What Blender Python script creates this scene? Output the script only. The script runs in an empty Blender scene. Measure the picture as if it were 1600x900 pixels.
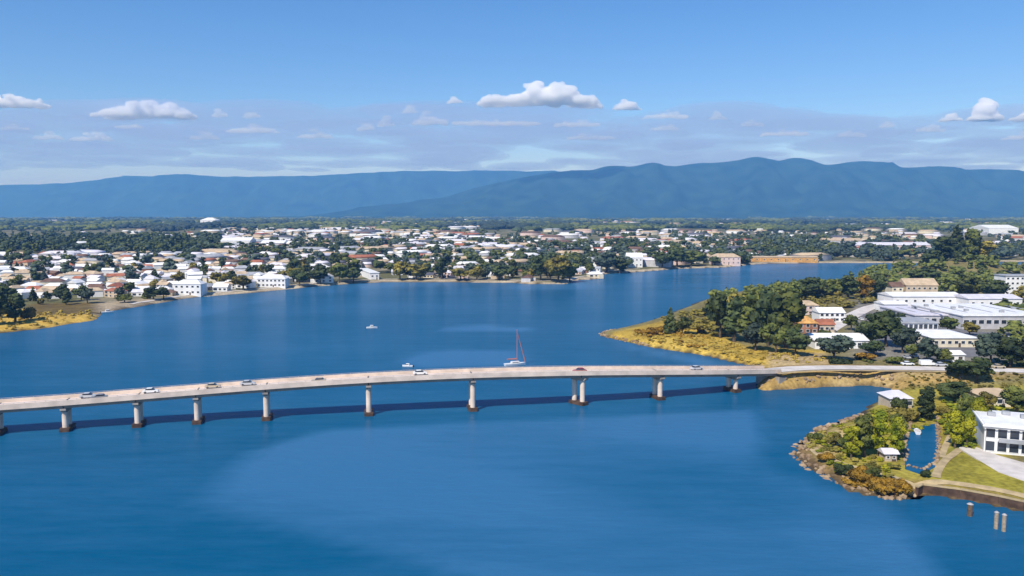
import bpy, bmesh, math, random
import numpy as np
from mathutils import Vector, noise
random.seed(7); np.random.seed(7)
sc = bpy.context.scene
COL = sc.collection
R = math.radians

# ---------------------------------------------------------------- camera, sky, sun, exposure
FPX = 28 / 36 * 1600.0
HORIZON = 335.0
TH = math.atan((450 - HORIZON) / FPX)
CAMZ = 60.0
cam = bpy.data.cameras.new('camera')
cam.lens = 28; cam.sensor_width = 36; cam.clip_start = 1; cam.clip_end = 120000
camo = bpy.data.objects.new('camera', cam); COL.objects.link(camo)
camo.location = (0, 0, CAMZ); camo.rotation_euler = (math.pi / 2 - TH, 0, 0)
sc.camera = camo

SUN_EL, SUN_AZ = R(47), R(214)
world = bpy.data.worlds.new('World'); sc.world = world; world.use_nodes = True
wn = world.node_tree.nodes; wl = world.node_tree.links
bg = wn['Background']; bg.inputs['Strength'].default_value = 0.108
sky = wn.new('ShaderNodeTexSky'); sky.sky_type = 'NISHITA'; sky.sun_disc = False
sky.sun_elevation = SUN_EL; sky.sun_rotation = SUN_AZ; sky.altitude = 60
sky.air_density = 1.0; sky.dust_density = 0.0; sky.ozone_density = 3.2
hsv = wn.new('ShaderNodeHueSaturation'); hsv.inputs['Saturation'].default_value = 1.27; hsv.inputs['Value'].default_value = 1.0
tn = wn.new('ShaderNodeMix'); tn.data_type = 'RGBA'; tn.blend_type = 'MULTIPLY'; tn.inputs['Factor'].default_value = 1; tn.inputs['B'].default_value = (.90, .88, 1.02, 1)
wl.new(sky.outputs[0], hsv.inputs['Color']); wl.new(hsv.outputs[0], tn.inputs['A']); wl.new(tn.outputs['Result'], bg.inputs['Color'])
sun = bpy.data.lights.new('sun', 'SUN'); sun.energy = 4.4; sun.angle = R(0.5); sun.color = (1, 0.95, 0.87)
suno = bpy.data.objects.new('sun', sun); COL.objects.link(suno)
sd_ = Vector((math.sin(SUN_AZ) * math.cos(SUN_EL), math.cos(SUN_AZ) * math.cos(SUN_EL), math.sin(SUN_EL)))
suno.rotation_euler = sd_.to_track_quat('Z', 'Y').to_euler()
sc.view_settings.view_transform = 'Standard'; sc.view_settings.look = 'None'
sc.view_settings.exposure = 0.3; sc.view_settings.gamma = 1
sc.cycles.max_bounces = 32; sc.cycles.volume_bounces = 32; sc.cycles.transparent_max_bounces = 8
sc.cycles.diffuse_bounces = 2; sc.cycles.glossy_bounces = 2
sc.cycles.use_denoising = True

def P(u, v, z=0.0):
    """pixel of the photograph -> point of the place at height z"""
    a = (u - 800) / FPX; b = (v - 450) / FPX
    dx, dy, dz = a, math.cos(TH) - b * math.sin(TH), -math.sin(TH) - b * math.cos(TH)
    t = (z - CAMZ) / dz
    return (dx * t, dy * t)
def pix(x, y, z):
    yy = y * math.cos(TH) - (z - CAMZ) * math.sin(TH); zz = y * math.sin(TH) + (z - CAMZ) * math.cos(TH)
    return 800 + FPX * x / yy, 450 - FPX * zz / yy

# ---------------------------------------------------------------- materials
MATS = {}
def mat(name, col, rough=0.8, var=0.25, scale=0.3, col2=None, spec=0.3, bump=0.0, detail=4, metal=0.0, attr=None):
    if name in MATS: return MATS[name]
    m = bpy.data.materials.new(name); m.use_nodes = True
    n, l = m.node_tree.nodes, m.node_tree.links
    b = n['Principled BSDF']; b.inputs['Roughness'].default_value = rough
    b.inputs['Specular IOR Level'].default_value = spec; b.inputs['Metallic'].default_value = metal
    g = n.new('ShaderNodeNewGeometry')
    t = n.new('ShaderNodeTexNoise'); t.inputs['Scale'].default_value = scale; t.inputs['Detail'].default_value = detail
    l.new(g.outputs['Position'], t.inputs['Vector'])
    ramp = n.new('ShaderNodeValToRGB')
    c2 = col2 if col2 else tuple(min(1, c * (1 + var)) for c in col)
    c1 = col if col2 else tuple(c * (1 - var) for c in col)
    ramp.color_ramp.elements[0].position = 0.36; ramp.color_ramp.elements[1].position = 0.64
    ramp.color_ramp.elements[0].color = (*c1, 1); ramp.color_ramp.elements[1].color = (*c2, 1)
    l.new(t.outputs['Fac'], ramp.inputs['Fac'])
    out = ramp.outputs['Color']
    if attr:
        a = n.new('ShaderNodeAttribute'); a.attribute_name = attr
        mx = n.new('ShaderNodeMix'); mx.data_type = 'RGBA'; mx.blend_type = 'MULTIPLY'; mx.inputs['Factor'].default_value = 1
        l.new(a.outputs['Color'], mx.inputs['A']); l.new(out, mx.inputs['B']); out = mx.outputs['Result']
    l.new(out, b.inputs['Base Color'])
    if bump:
        bp = n.new('ShaderNodeBump'); bp.inputs['Strength'].default_value = bump; bp.inputs['Distance'].default_value = 0.3
        t2 = n.new('ShaderNodeTexNoise'); t2.inputs['Scale'].default_value = scale * 5; t2.inputs['Detail'].default_value = 5
        l.new(g.outputs['Position'], t2.inputs['Vector']); l.new(t2.outputs['Fac'], bp.inputs['Height'])
        l.new(bp.outputs['Normal'], b.inputs['Normal'])
    if name.startswith('foliage'):
        oi = n.new('ShaderNodeObjectInfo'); qr = n.new('ShaderNodeMapRange'); qr.inputs['To Min'].default_value = .72; qr.inputs['To Max'].default_value = 1.4
        sv = n.new('ShaderNodeVectorMath'); sv.operation = 'SCALE'; l.new(oi.outputs['Random'], qr.inputs['Value']); l.new(out, sv.inputs[0]); l.new(qr.outputs[0], sv.inputs['Scale']); l.new(sv.outputs[0], b.inputs['Base Color'])
    if attr:
        t3 = n.new('ShaderNodeTexNoise'); t3.inputs['Scale'].default_value = .9; t3.inputs['Detail'].default_value = 6; l.new(g.outputs['Position'], t3.inputs['Vector'])
        q3 = n.new('ShaderNodeMapRange'); q3.inputs['From Min'].default_value = .3; q3.inputs['From Max'].default_value = .7; q3.inputs['To Min'].default_value = .68; q3.inputs['To Max'].default_value = 1.32
        m3 = n.new('ShaderNodeVectorMath'); m3.operation = 'SCALE'; l.new(t3.outputs['Fac'], q3.inputs['Value']); l.new(out, m3.inputs[0]); l.new(q3.outputs[0], m3.inputs['Scale']); l.new(m3.outputs[0], b.inputs['Base Color'])
    MATS[name] = m
    return m

mat('foliage_dark', (0.026, 0.042, 0.018), 0.75, col2=(0.085, 0.105, 0.032), scale=0.25, spec=0.15)
mat('foliage_mid', (0.042, 0.062, 0.018), 0.75, col2=(0.15, 0.16, 0.035), scale=0.25, spec=0.15)
mat('foliage_olive', (0.085, 0.08, 0.018), 0.8, col2=(0.27, 0.22, 0.045), scale=0.25, spec=0.15)
mat('foliage_bright', (0.10, 0.13, 0.008), 0.75, col2=(0.36, 0.34, 0.02), scale=0.3, spec=0.15)
mat('foliage_teal', (0.03, 0.046, 0.036), 0.75, col2=(0.08, 0.105, 0.07), scale=0.25, spec=0.15)
mat('foliage_ochre', (0.12, 0.07, 0.012), 0.85, col2=(0.36, 0.21, 0.03), scale=0.5, spec=0.1)
mat('bark', (0.10, 0.075, 0.05), 0.9, scale=1.5, var=0.4)
WALLS = ['wall_white', 'wall_cream', 'wall_pink', 'wall_beige', 'wall_grey', 'wall_brick']
mat('wall_white', (0.78, 0.77, 0.75), 0.7, 0.06); mat('wall_cream', (0.70, 0.62, 0.46), 0.7, 0.1)
mat('wall_pink', (0.66, 0.50, 0.44), 0.7, 0.1); mat('wall_beige', (0.52, 0.42, 0.30), 0.75, 0.12)
mat('wall_grey', (0.50, 0.49, 0.50), 0.7, 0.1); mat('wall_brick', (0.34, 0.16, 0.10), 0.8, 0.2)
ROOFS = ['roof_white', 'roof_grey', 'roof_tan', 'roof_brown', 'roof_red', 'roof_dark', 'roof_lavender']
mat('roof_white', (0.80, 0.79, 0.78), 0.5, 0.08); mat('roof_grey', (0.35, 0.36, 0.38), 0.6, 0.15)
mat('roof_tan', (0.50, 0.38, 0.25), 0.7, 0.15); mat('roof_brown', (0.17, 0.10, 0.07), 0.7, 0.2)
mat('roof_red', (0.36, 0.13, 0.07), 0.7, 0.2); mat('roof_dark', (0.10, 0.10, 0.12), 0.6, 0.2)
mat('roof_lavender', (0.66, 0.63, 0.68), 0.55, 0.1); mat('roof_orange', (0.60, 0.32, 0.10), 0.7, 0.25, scale=0.6)
mat('glass_dark', (0.03, 0.04, 0.055), 0.12, 0.2, spec=0.6); mat('frame_white', (0.75, 0.75, 0.74), 0.5, 0.05)
mat('door_dark', (0.10, 0.07, 0.05), 0.6, 0.1)
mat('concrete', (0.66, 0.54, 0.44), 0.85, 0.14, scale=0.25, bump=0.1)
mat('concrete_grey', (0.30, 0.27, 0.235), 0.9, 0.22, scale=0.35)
mat('deck_surface', (0.74, 0.61, 0.52), 0.9, 0.12, scale=0.12)
mat('asphalt', (0.16, 0.155, 0.16), 0.9, 0.15, scale=0.2); mat('paint_white', (0.8, 0.8, 0.78), 0.6, 0.1)
mat('tide_stain', (0.085, 0.05, 0.032), 0.7, 0.35, scale=0.8)
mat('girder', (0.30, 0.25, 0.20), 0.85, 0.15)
mat('pavement_pale', (0.60, 0.55, 0.50), 0.85, 0.12, scale=0.3); mat('path_tan', (0.43, 0.33, 0.18), 0.9, 0.18, scale=0.5)
mat('rock', (0.20, 0.13, 0.075), 0.9, col2=(0.42, 0.31, 0.19), scale=0.35, bump=0.6)
mat('timber', (0.13, 0.09, 0.06), 0.85, 0.3, scale=2); mat('timber_pale', (0.34, 0.27, 0.19), 0.85, 0.2, scale=2)
mat('gelcoat', (0.78, 0.78, 0.77), 0.3, 0.04); mat('sail_red', (0.45, 0.16, 0.12), 0.8, 0.1); mat('metal_grey', (0.4, 0.38, 0.37), 0.4, 0.1)
mat('rubber', (0.02, 0.02, 0.02), 0.8, 0.1)
for nm, c in dict(white=(.78, .78, .76), silver=(.5, .51, .53), red=(.42, .04, .03), blue=(.04, .09, .25), black=(.03, .03, .035), grey=(.2, .2, .21), beige=(.5, .42, .3)).items():
    mat('paint_car_' + nm, c, 0.3, 0.03, spec=0.5)
mat('ground', (0.80, 0.80, 0.80), 0.95, scale=0.10, col2=(1.2, 1.2, 1.15), attr='tone', bump=0.3, detail=8, spec=0.1)
mat('hill_forest', (0.008, 0.025, 0.025), 0.95, scale=0.004, col2=(0.026, 0.055, 0.042), detail=9, spec=0.0)
mat('sand', (0.42, 0.33, 0.22), 0.95, 0.15)

# ---------------------------------------------------------------- object helpers
def put(name, mesh, m=None, parent=None, loc=(0, 0, 0), rz=0.0, scale=(1, 1, 1)):
    o = bpy.data.objects.new(name, mesh); COL.objects.link(o)
    if m and mesh is not None and len(mesh.materials) == 0: mesh.materials.append(MATS[m])
    o.parent = parent; o.location = loc; o.rotation_euler = (0, 0, rz); o.scale = scale
    return o
def tag(o, label=None, cat=None, group=None, kind=None):
    for k, v in (('label', label), ('category', cat), ('group', group), ('kind', kind)):
        if v: o[k] = v
    return o
def empty(name, loc=(0, 0, 0), rz=0, scale=(1, 1, 1)):
    o = bpy.data.objects.new(name, None); COL.objects.link(o); o.empty_display_size = 0.1
    o.location = loc; o.rotation_euler = (0, 0, rz); o.scale = scale
    return o
def mesh_np(name, V, F, smooth=False):
    """V (n,3), F list of (k, m) arrays of polygons with k corners"""
    me = bpy.data.meshes.new(name)
    if not isinstance(F, (list, tuple)): F = [F]
    F = [np.asarray(f, dtype=np.int32) for f in F if len(f)]
    me.vertices.add(len(V)); me.vertices.foreach_set('co', np.asarray(V, dtype=np.float32).ravel())
    nl = sum(f.size for f in F); npol = sum(len(f) for f in F)
    me.loops.add(nl); me.loops.foreach_set('vertex_index', np.concatenate([f.ravel() for f in F]))
    me.polygons.add(npol)
    sizes = np.concatenate([np.full(len(f), f.shape[1], dtype=np.int32) for f in F])
    starts = np.concatenate([[0], np.cumsum(sizes)[:-1]]).astype(np.int32)
    me.polygons.foreach_set('loop_start', starts)
    if smooth: me.polygons.foreach_set('use_smooth', np.ones(npol, dtype=bool))
    me.update(calc_edges=True); me.validate()
    return me
class MB:
    """collects boxes and prisms into one mesh"""
    def __init__(s): s.v = []; s.f = []
    def poly(s, pts, faces):
        k = len(s.v); s.v += [tuple(p) for p in pts]; s.f += [tuple(i + k for i in f) for f in faces]; return s
    def box(s, x0, x1, y0, y1, z0, z1):
        return s.poly([(x0, y0, z0), (x1, y0, z0), (x1, y1, z0), (x0, y1, z0), (x0, y0, z1), (x1, y0, z1), (x1, y1, z1), (x0, y1, z1)],
                      [(0, 3, 2, 1), (4, 5, 6, 7), (0, 1, 5, 4), (1, 2, 6, 5), (2, 3, 7, 6), (3, 0, 4, 7)])
    def tube(s, p0, p1, r0, r1, n=8):
        a, b = Vector(p0), Vector(p1); d = (b - a).normalized()
        x = d.orthogonal().normalized(); y = d.cross(x); pts = []
        for c, r in ((a, r0), (b, r1)):
            pts += [tuple(c + (x * math.cos(t) + y * math.sin(t)) * r) for t in [2 * math.pi * i / n for i in range(n)]]
        return s.poly(pts, [(i, (i + 1) % n, n + (i + 1) % n, n + i) for i in range(n)] + [tuple(reversed(range(n))), tuple(range(n, 2 * n))])
    def mesh(s, name, bevel=0.0):
        me = bpy.data.meshes.new(name); me.from_pydata(s.v, [], s.f)
        if bevel:
            bm = bmesh.new(); bm.from_mesh(me)
            bmesh.ops.bevel(bm, geom=bm.edges[:], offset=bevel, segments=2, affect='EDGES'); bm.to_mesh(me); bm.free()
        me.update(); return me
def ordinal(n):
    return f"{n}{'th' if 10 <= n % 100 <= 20 else {1: 'st', 2: 'nd', 3: 'rd'}.get(n % 10, 'th')}"

# ---------------------------------------------------------------- terrain
def W(pts, z=0.0): return np.array([P(u, v, z) for u, v in pts])
FAR_SHORE = [(-420, 556), (-200, 540), (-60, 528), (0, 521), (60, 514), (150, 500), (163, 488), (205, 481), (265, 471), (300, 465), (350, 461), (400, 457),
             (450, 452), (500, 447), (560, 443), (600, 441), (700, 441), (800, 442), (828, 444), (885, 444), (900, 438), (935, 436), (945, 428), (1000, 425),
             (1060, 420), (1130, 418), (1170, 414), (1200, 412), (1280, 411), (1340, 411), (1440, 411), (1600, 409), (1900, 405)]
RIGHT_FAR = [(940, 521), (970, 514), (1000, 507), (1040, 494), (1080, 478), (1110, 466), (1160, 456), (1230, 449), (1290, 445), (1325, 438), (1350, 428), (1440, 421), (1600, 415), (1900, 411)]
RIGHT_NEAR = [(945, 526), (975, 533), (1010, 541), (1060, 549), (1105, 556), (1140, 564), (1180, 573), (1195, 580), (1198, 593), (1194, 608), (1230, 606), (1290, 603), (1350, 601),
              (1395, 605), (1402, 611), (1375, 628), (1345, 650), (1310, 664), (1285, 670), (1265, 686), (1249, 704), (1252, 719), (1265, 733), (1300, 744), (1320, 762), (1350, 770),
              (1390, 779), (1425, 777), (1440, 770), (1500, 778), (1560, 789), (1600, 798), (1700, 822), (1900, 880)]
far_shore = W(FAR_SHORE)
pA = np.vstack([[(-22000, 330)], far_shore, [(22000, 1300), (22000, 26000), (-22000, 26000)]])
pB = np.vstack([W(RIGHT_FAR), [(21900, 1180), (21900, 40)], W(RIGHT_NEAR)[::-1]])
def sdist(X, Y, poly, closed=True):
    """signed distance, positive inside"""
    d2 = np.full(X.shape, 1e18); ins = np.zeros(X.shape, bool); n = len(poly)
    for i in range(n if closed else n - 1):
        x0, y0 = poly[i]; x1, y1 = poly[(i + 1) % n]; ex, ey = x1 - x0, y1 - y0
        t = np.clip(((X - x0) * ex + (Y - y0) * ey) / (ex * ex + ey * ey + 1e-9), 0, 1)
        d2 = np.minimum(d2, (X - x0 - t * ex) ** 2 + (Y - y0 - t * ey) ** 2)
        if closed:
            c = ((y0 > Y) != (y1 > Y))
            with np.errstate(all='ignore'): xi = (x1 - x0) * (Y - y0) / ((y1 - y0) if y1 != y0 else 1e-9) + x0
            ins ^= c & (X < xi)
    d = np.sqrt(d2)
    return np.where(ins, d, -d) if closed else d
def ss(a, b, x):
    t = np.clip((x - a) / (b - a), 0, 1); return t * t * (3 - 2 * t)
def spaced(breaks):
    out = []
    for a, b, s in breaks:
        n = max(1, int(round((b - a) / s))); out += list(np.linspace(a, b, n, endpoint=False))
    return np.array(out + [breaks[-1][1]])
gx = spaced([(-22000, -6000, 2000), (-6000, -1500, 300), (-1500, -600, 40), (-600, 40, 6), (40, 260, 2.2), (260, 520, 5), (520, 1500, 25), (1500, 6000, 300), (6000, 22000, 2000)])
gy = spaced([(-6000, -500, 1100), (-500, 100, 60), (100, 330, 2.2), (330, 560, 4), (560, 1100, 8), (1100, 2500, 60), (2500, 9000, 400), (9000, 26000, 1700)])
GX, GY = np.meshgrid(gx, gy)
wob = np.sin(GX * 0.11 + 1.3) * np.sin(GY * 0.13 + .5) + .6 * np.sin(GX * .27 + GY * .19) + .4 * np.sin(GX * .55 - GY * .47 + 2)
sA = sdist(GX, GY, pA) + wob * 0.9; sB = sdist(GX, GY, pB) + wob * 0.35
ROADH = 5.2
ROADPX = [(1205, 577.5), (1245, 575.5), (1300, 574.5), (1360, 575), (1420, 575.5), (1500, 577), (1600, 580), (1750, 584), (2000, 588)]
road_w = W(ROADPX, ROADH)
dR = sdist(GX, GY, road_w, closed=False)
def bank(s, top, w): return np.where(s > 0, top * ss(-w * .6, w, s) - top * ss(-w * .6, w, 0) * (1 - ss(0, w, s)), np.maximum(-3, s * 0.35))
hA = bank(sA, 1.6, 7) + ss(30, 600, sA) * 7 + ss(500, 4000, sA) * 6 * (np.sin(GX * .004) * np.sin(GY * .003) * .5 + .5)
hB = bank(sB, 2.0, 5)
emb = np.clip(ROADH + 0.05 - np.maximum(dR - 6.5, 0) * 0.42, 0, ROADH) * ss(-3, 4, sB)
kx, ky = P(1500, 432); knoll = 14 * np.exp(-(((GX - kx) / 50) ** 2 + ((GY - ky) / 40) ** 2)) * ss(0, 30, sB)
hB = np.maximum(np.where(sB > 0, hB + knoll, hB), np.where(sB > -2, emb, -9))
GZ = np.maximum(hA, hB)
und = 0.25 * np.sin(GX * .07) * np.sin(GY * .09); GZ = np.where(np.maximum(sA, sB) > 25, GZ + und, GZ)
GZ = np.where((dR < 8) & (sB > 0), np.minimum(GZ, ROADH + .05), GZ)
def hz(x, y):
    i = int(np.clip(np.searchsorted(gx, x) - 1, 0, len(gx) - 2)); j = int(np.clip(np.searchsorted(gy, y) - 1, 0, len(gy) - 2))
    a = (x - gx[i]) / (gx[i + 1] - gx[i]); b = (y - gy[j]) / (gy[j + 1] - gy[j])
    return float((GZ[j, i] * (1 - a) + GZ[j, i + 1] * a) * (1 - b) + (GZ[j + 1, i] * (1 - a) + GZ[j + 1, i + 1] * a) * b)
def PG(u, v):
    """pixel -> point on the land"""
    z = 2.0
    for _ in range(6):
        x, y = P(u, v, z); z = max(0, hz(x, y))
    return x, y, z
def grid_mesh(name, X, Y, Z, smooth=True):
    ny, nx = X.shape; idx = np.arange(nx * ny).reshape(ny, nx)
    F = np.stack([idx[:-1, :-1], idx[:-1, 1:], idx[1:, 1:], idx[1:, :-1]], -1).reshape(-1, 4)
    return mesh_np(name, np.stack([X, Y, Z], -1).reshape(-1, 3), F, smooth)
# base tones of the ground, painted by where each cover lies
C = np.zeros(GX.shape + (3,)); C[:] = (0.13, 0.125, 0.055)
def cover(mask, col):
    global C
    C = C * (1 - mask[..., None]) + np.array(col) * mask[..., None]
onA = sA > sB
n1 = np.sin(GX * .031 + 2 * np.sin(GY * .017)) * np.sin(GY * .043 + 1.5 * np.sin(GX * .023))
cover(np.clip(ss(.1, .7, n1) * onA * .7, 0, 1), (0.30, 0.25, 0.17))
cover((1 - ss(5, 12, sA)) * onA, (0.46, 0.38, 0.27))
def zone(px, col, soft=2.0, z=2.0, amt=1.0): cover(ss(-soft, soft, sdist(GX, GY, W(px, z))) * amt, col)
onB = (~onA).astype(float)
cover(onB * ss(-3, 0, sB), (0.20, 0.17, 0.07))
zone([(-300, 500), (-300, 560), (0, 530), (155, 505), (150, 487), (60, 480), (0, 485)], (0.52, 0.34, 0.07))
zone([(45, 474), (160, 471), (160, 489), (45, 492)], (0.14, 0.10, 0.035), 3)
zone([(150, 472), (290, 462), (290, 473), (205, 484), (150, 490)], (0.36, 0.29, 0.20), 3)
zone([(930, 525), (990, 512), (1040, 500), (1120, 520), (1160, 540), (1290, 548), (1290, 575), (1200, 580), (1120, 565), (1000, 545)], (0.42, 0.285, 0.05), 2)
zone([(1010, 522), (1060, 530), (1110, 540), (1110, 552), (1020, 540)], (0.50, 0.35, 0.07), 1)
zone([(1200, 550), (1290, 552), (1300, 572), (1200, 574)], (0.42, 0.31, 0.16), 2)
zone([(1170, 573), (1300, 584), (1500, 586), (1620, 590), (1620, 604), (1400, 608), (1180, 612)], (0.33, 0.22, 0.075), 1, 1)
zone([(1300, 583), (1600, 586), (1600, 591), (1300, 588)], (0.34, 0.245, 0.11), 1, 4)
zone([(1330, 470), (1700, 470), (1700, 570), (1330, 560)], (0.20, 0.185, 0.16), 6)
zone([(1235, 660), (1345, 640), (1400, 605), (1620, 605), (1620, 700), (1450, 760), (1300, 745)], (0.30, 0.25, 0.045), 2)
zone([(1260, 675), (1335, 665), (1345, 700), (1290, 715)], (0.48, 0.36, 0.16), 2)
zone([(1440, 630), (1500, 618), (1490, 660), (1470, 690)], (0.34, 0.27, 0.04), 2)
zone([(1500, 625), (1545, 640), (1545, 690), (1490, 705)], (0.13, 0.19, 0.02), 2)
zone([(1465, 725), (1510, 700), (1620, 752), (1620, 800), (1440, 762)], (0.27, 0.235, 0.035), 1)
rk = (1 - ss(1.5, 5, sB)) * (GY < P(1243, 655)[1]) * (GX > P(1243, 705)[0] - 10) * onB * ss(-6, -1, sB)
cover(rk, (0.20, 0.13, 0.06))
cover(((GZ < 0.15)).astype(float), (0.07, 0.055, 0.035))
cover(ss(1600, 5000, GY) * .85 * onA, (0.085, 0.095, 0.05))
gm = grid_mesh('ground', GX, GY, GZ)
ca = gm.color_attributes.new('tone', 'FLOAT_COLOR', 'POINT')
ca.data.foreach_set('color', np.concatenate([C.reshape(-1, 3), np.ones((C.size // 3, 1))], 1).astype(np.float32).ravel())
tag(put('ground', gm, 'ground'), kind='structure')

# ---------------------------------------------------------------- water
wx = spaced([(-22000, -2000, 4000), (-2000, -500, 300), (-500, 500, 5), (500, 2000, 300), (2000, 22000, 4000)])
wy = spaced([(-6000, 0, 1500), (0, 110, 30), (110, 330, 4), (330, 1000, 12), (1000, 26000, 5000)])
WX, WY = np.meshgrid(wx, wy)
sheen_shoal = ss(-2.5, 5, sdist(WX, WY, W([(303, 787), (480, 842), (660, 885), (900, 990), (1500, 930), (1400, 790), (1200, 730), (1180, 640), (700, 660), (500, 672), (390, 705)])))  # pale slick sheen and shoals, painted as a lighter water colour
sheen_shoal *= 1 - 0.6 * ss(-14, 22, sdist(WX, WY, W([(860, 728), (1000, 700), (1210, 706), (1290, 750), (1330, 900), (1000, 870), (840, 800)])))
sheen_shoal = sheen_shoal * (0.8 + .2 * np.sin(WX * .05 + WY * .08 + 1.5 * np.sin(WY * .045)))
sW = sdist(WX, WY, pA)
sheen_shoal = np.maximum(sheen_shoal, 1.1 * ss(-70, -25, sW) * (1 - ss(-6, 0, sW)) * (.6 + .4 * np.sin(WX * .03 + 2 * np.sin(WX * .011))))  # bright reflecting strip off the far shore, painted into the colour too
for px_, am in (([(680, 511), (760, 508), (835, 512), (830, 517), (690, 516)], 1.2), ([(640, 552), (720, 545), (815, 550), (825, 572), (650, 575), (625, 566)], .95), ([(0, 470), (210, 484), (300, 472), (420, 470), (300, 500), (100, 520)], .4), ([(950, 528), (1060, 552), (1150, 568), (1100, 575), (980, 545)], .9)):
    sheen_shoal = np.maximum(sheen_shoal, am * ss(-4, 8, sdist(WX, WY, W(px_))))
wm = grid_mesh('water', WX, WY, WX * 0)
at = wm.attributes.new('sheen_shoal', 'FLOAT', 'POINT'); at.data.foreach_set('value', sheen_shoal.astype(np.float32).ravel())
m = bpy.data.materials.new('lake_water'); m.use_nodes = True; MATS['lake_water'] = m
n, l = m.node_tree.nodes, m.node_tree.links
n.remove(n['Principled BSDF']); b = n.new('ShaderNodeBsdfDiffuse'); gl = n.new('ShaderNodeBsdfGlossy'); gl.inputs['Roughness'].default_value = 0.09
fr = n.new('ShaderNodeFresnel'); fr.inputs['IOR'].default_value = 1.33   # wave slopes keep the mean reflection well under a mirror's at grazing angles
fm = n.new('ShaderNodeMath'); fm.operation = 'MULTIPLY'; fm.inputs[1].default_value = 0.46
ms = n.new('ShaderNodeMixShader'); l.new(fr.outputs[0], fm.inputs[0]); l.new(fm.outputs[0], ms.inputs[0]); l.new(b.outputs[0], ms.inputs[1]); l.new(gl.outputs[0], ms.inputs[2])
l.new(ms.outputs[0], n['Material Output'].inputs['Surface'])
g = n.new('ShaderNodeNewGeometry'); a = n.new('ShaderNodeAttribute'); a.attribute_name = 'sheen_shoal'
mp = n.new('ShaderNodeMapping'); mp.inputs['Scale'].default_value = (0.004, 0.016, 1); mp.inputs['Rotation'].default_value = (0, 0, R(8))
t = n.new('ShaderNodeTexNoise'); t.inputs['Scale'].default_value = 1; t.inputs['Detail'].default_value = 6; t.inputs['Roughness'].default_value = .6
l.new(g.outputs['Position'], mp.inputs['Vector']); l.new(mp.outputs[0], t.inputs['Vector'])
mr = n.new('ShaderNodeMapRange'); mr.inputs['From Min'].default_value = .35; mr.inputs['From Max'].default_value = .65
l.new(t.outputs['Fac'], mr.inputs['Value'])
ad = n.new('ShaderNodeMath'); ad.operation = 'MULTIPLY_ADD'; ad.inputs[1].default_value = 0.36
l.new(mr.outputs[0], ad.inputs[0]); l.new(a.outputs['Fac'], ad.inputs[2])
cr = n.new('ShaderNodeMix'); cr.data_type = 'RGBA'; cr.clamp_factor = True
cr.inputs['A'].default_value = (0.001, 0.084, 0.183, 1); cr.inputs['B'].default_value = (0.034, 0.145, 0.29, 1)
mp3 = n.new('ShaderNodeMapping'); mp3.inputs['Scale'].default_value = (0.05, 0.22, 1); mp3.inputs['Rotation'].default_value = (0, 0, R(-6))
t4 = n.new('ShaderNodeTexNoise'); t4.inputs['Scale'].default_value = 1; t4.inputs['Detail'].default_value = 8; t4.inputs['Roughness'].default_value = .7; l.new(g.outputs['Position'], mp3.inputs['Vector']); l.new(mp3.outputs[0], t4.inputs['Vector'])
r4 = n.new('ShaderNodeMapRange'); r4.inputs['From Min'].default_value = .3; r4.inputs['From Max'].default_value = .7; r4.inputs['To Min'].default_value = -.16; r4.inputs['To Max'].default_value = .20; l.new(t4.outputs['Fac'], r4.inputs['Value'])
ad2 = n.new('ShaderNodeMath'); l.new(ad.outputs[0], ad2.inputs[0]); l.new(r4.outputs[0], ad2.inputs[1]); l.new(ad2.outputs[0], cr.inputs['Factor']); l.new(cr.outputs['Result'], b.inputs['Color'])
w1 = n.new('ShaderNodeTexNoise'); w1.inputs['Scale'].default_value = 0.45; w1.inputs['Detail'].default_value = 7; w1.inputs['Roughness'].default_value = .62
mp2 = n.new('ShaderNodeMapping'); mp2.inputs['Scale'].default_value = (0.35, 1, 1)
l.new(g.outputs['Position'], mp2.inputs['Vector']); l.new(mp2.outputs[0], w1.inputs['Vector'])
bp = n.new('ShaderNodeBump'); bp.inputs['Distance'].default_value = 0.9; bp.inputs['Strength'].default_value = 0.34
l.new(w1.outputs['Fac'], bp.inputs['Height']); l.new(bp.outputs['Normal'], b.inputs['Normal']); l.new(bp.outputs['Normal'], gl.inputs['Normal'])
tag(put('water', wm, 'lake_water'), kind='structure')

# ---------------------------------------------------------------- hills
def ridge(name, prof, D, depth, seed, foot=0):
    us = np.linspace(-500, 2100, 420); pv = np.array(prof)
    vt = np.interp(us, pv[:, 0], pv[:, 1]) - np.array([2.2 * noise.noise(Vector((q * .022, seed, 0))) + 1.2 * noise.noise(Vector((q * .06, seed, 4))) for q in us])
    vt = np.convolve(np.pad(vt, 1, mode='edge'), [.25, .5, .25], 'valid')
    nd = 46; T = np.linspace(0, 1, nd)
    X = np.zeros((nd, len(us))); Y = X.copy(); Z = X.copy()
    for i, (u, v) in enumerate(zip(us, vt)):
        H = max(0, (HORIZON - v) / FPX * (D + depth * .55) + CAMZ)
        for j, t_ in enumerate(T):
            y = D + depth * t_; x = (u - 800) / FPX * (D + depth * .55) * (1 + (t_ - .55) * .15)
            prof_t = ss(0, 1, t_ / .55) if t_ < .55 else 1 - ss(0, 1, (t_ - .55) / .45)
            q = Vector((x / 750, y / 1700, seed))
            r = noise.ridged_multi_fractal(q, 1.0, 2.1, 5, 1.0, 2.0)
            e = abs(t_ - .55)
            Z[j, i] = H * prof_t * (1 - min(1, e * 3.2) * (0.72 - 0.50 * float(r))) if e > 0 else H
            Z[j, i] = max(-.8, Z[j, i])
            X[j, i] = x; Y[j, i] = y
    Z[0] = -.8; Z[-1] = -.8
    return tag(put(name, grid_mesh(name, X, Y, Z), 'hill_forest'), kind='structure')
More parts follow.
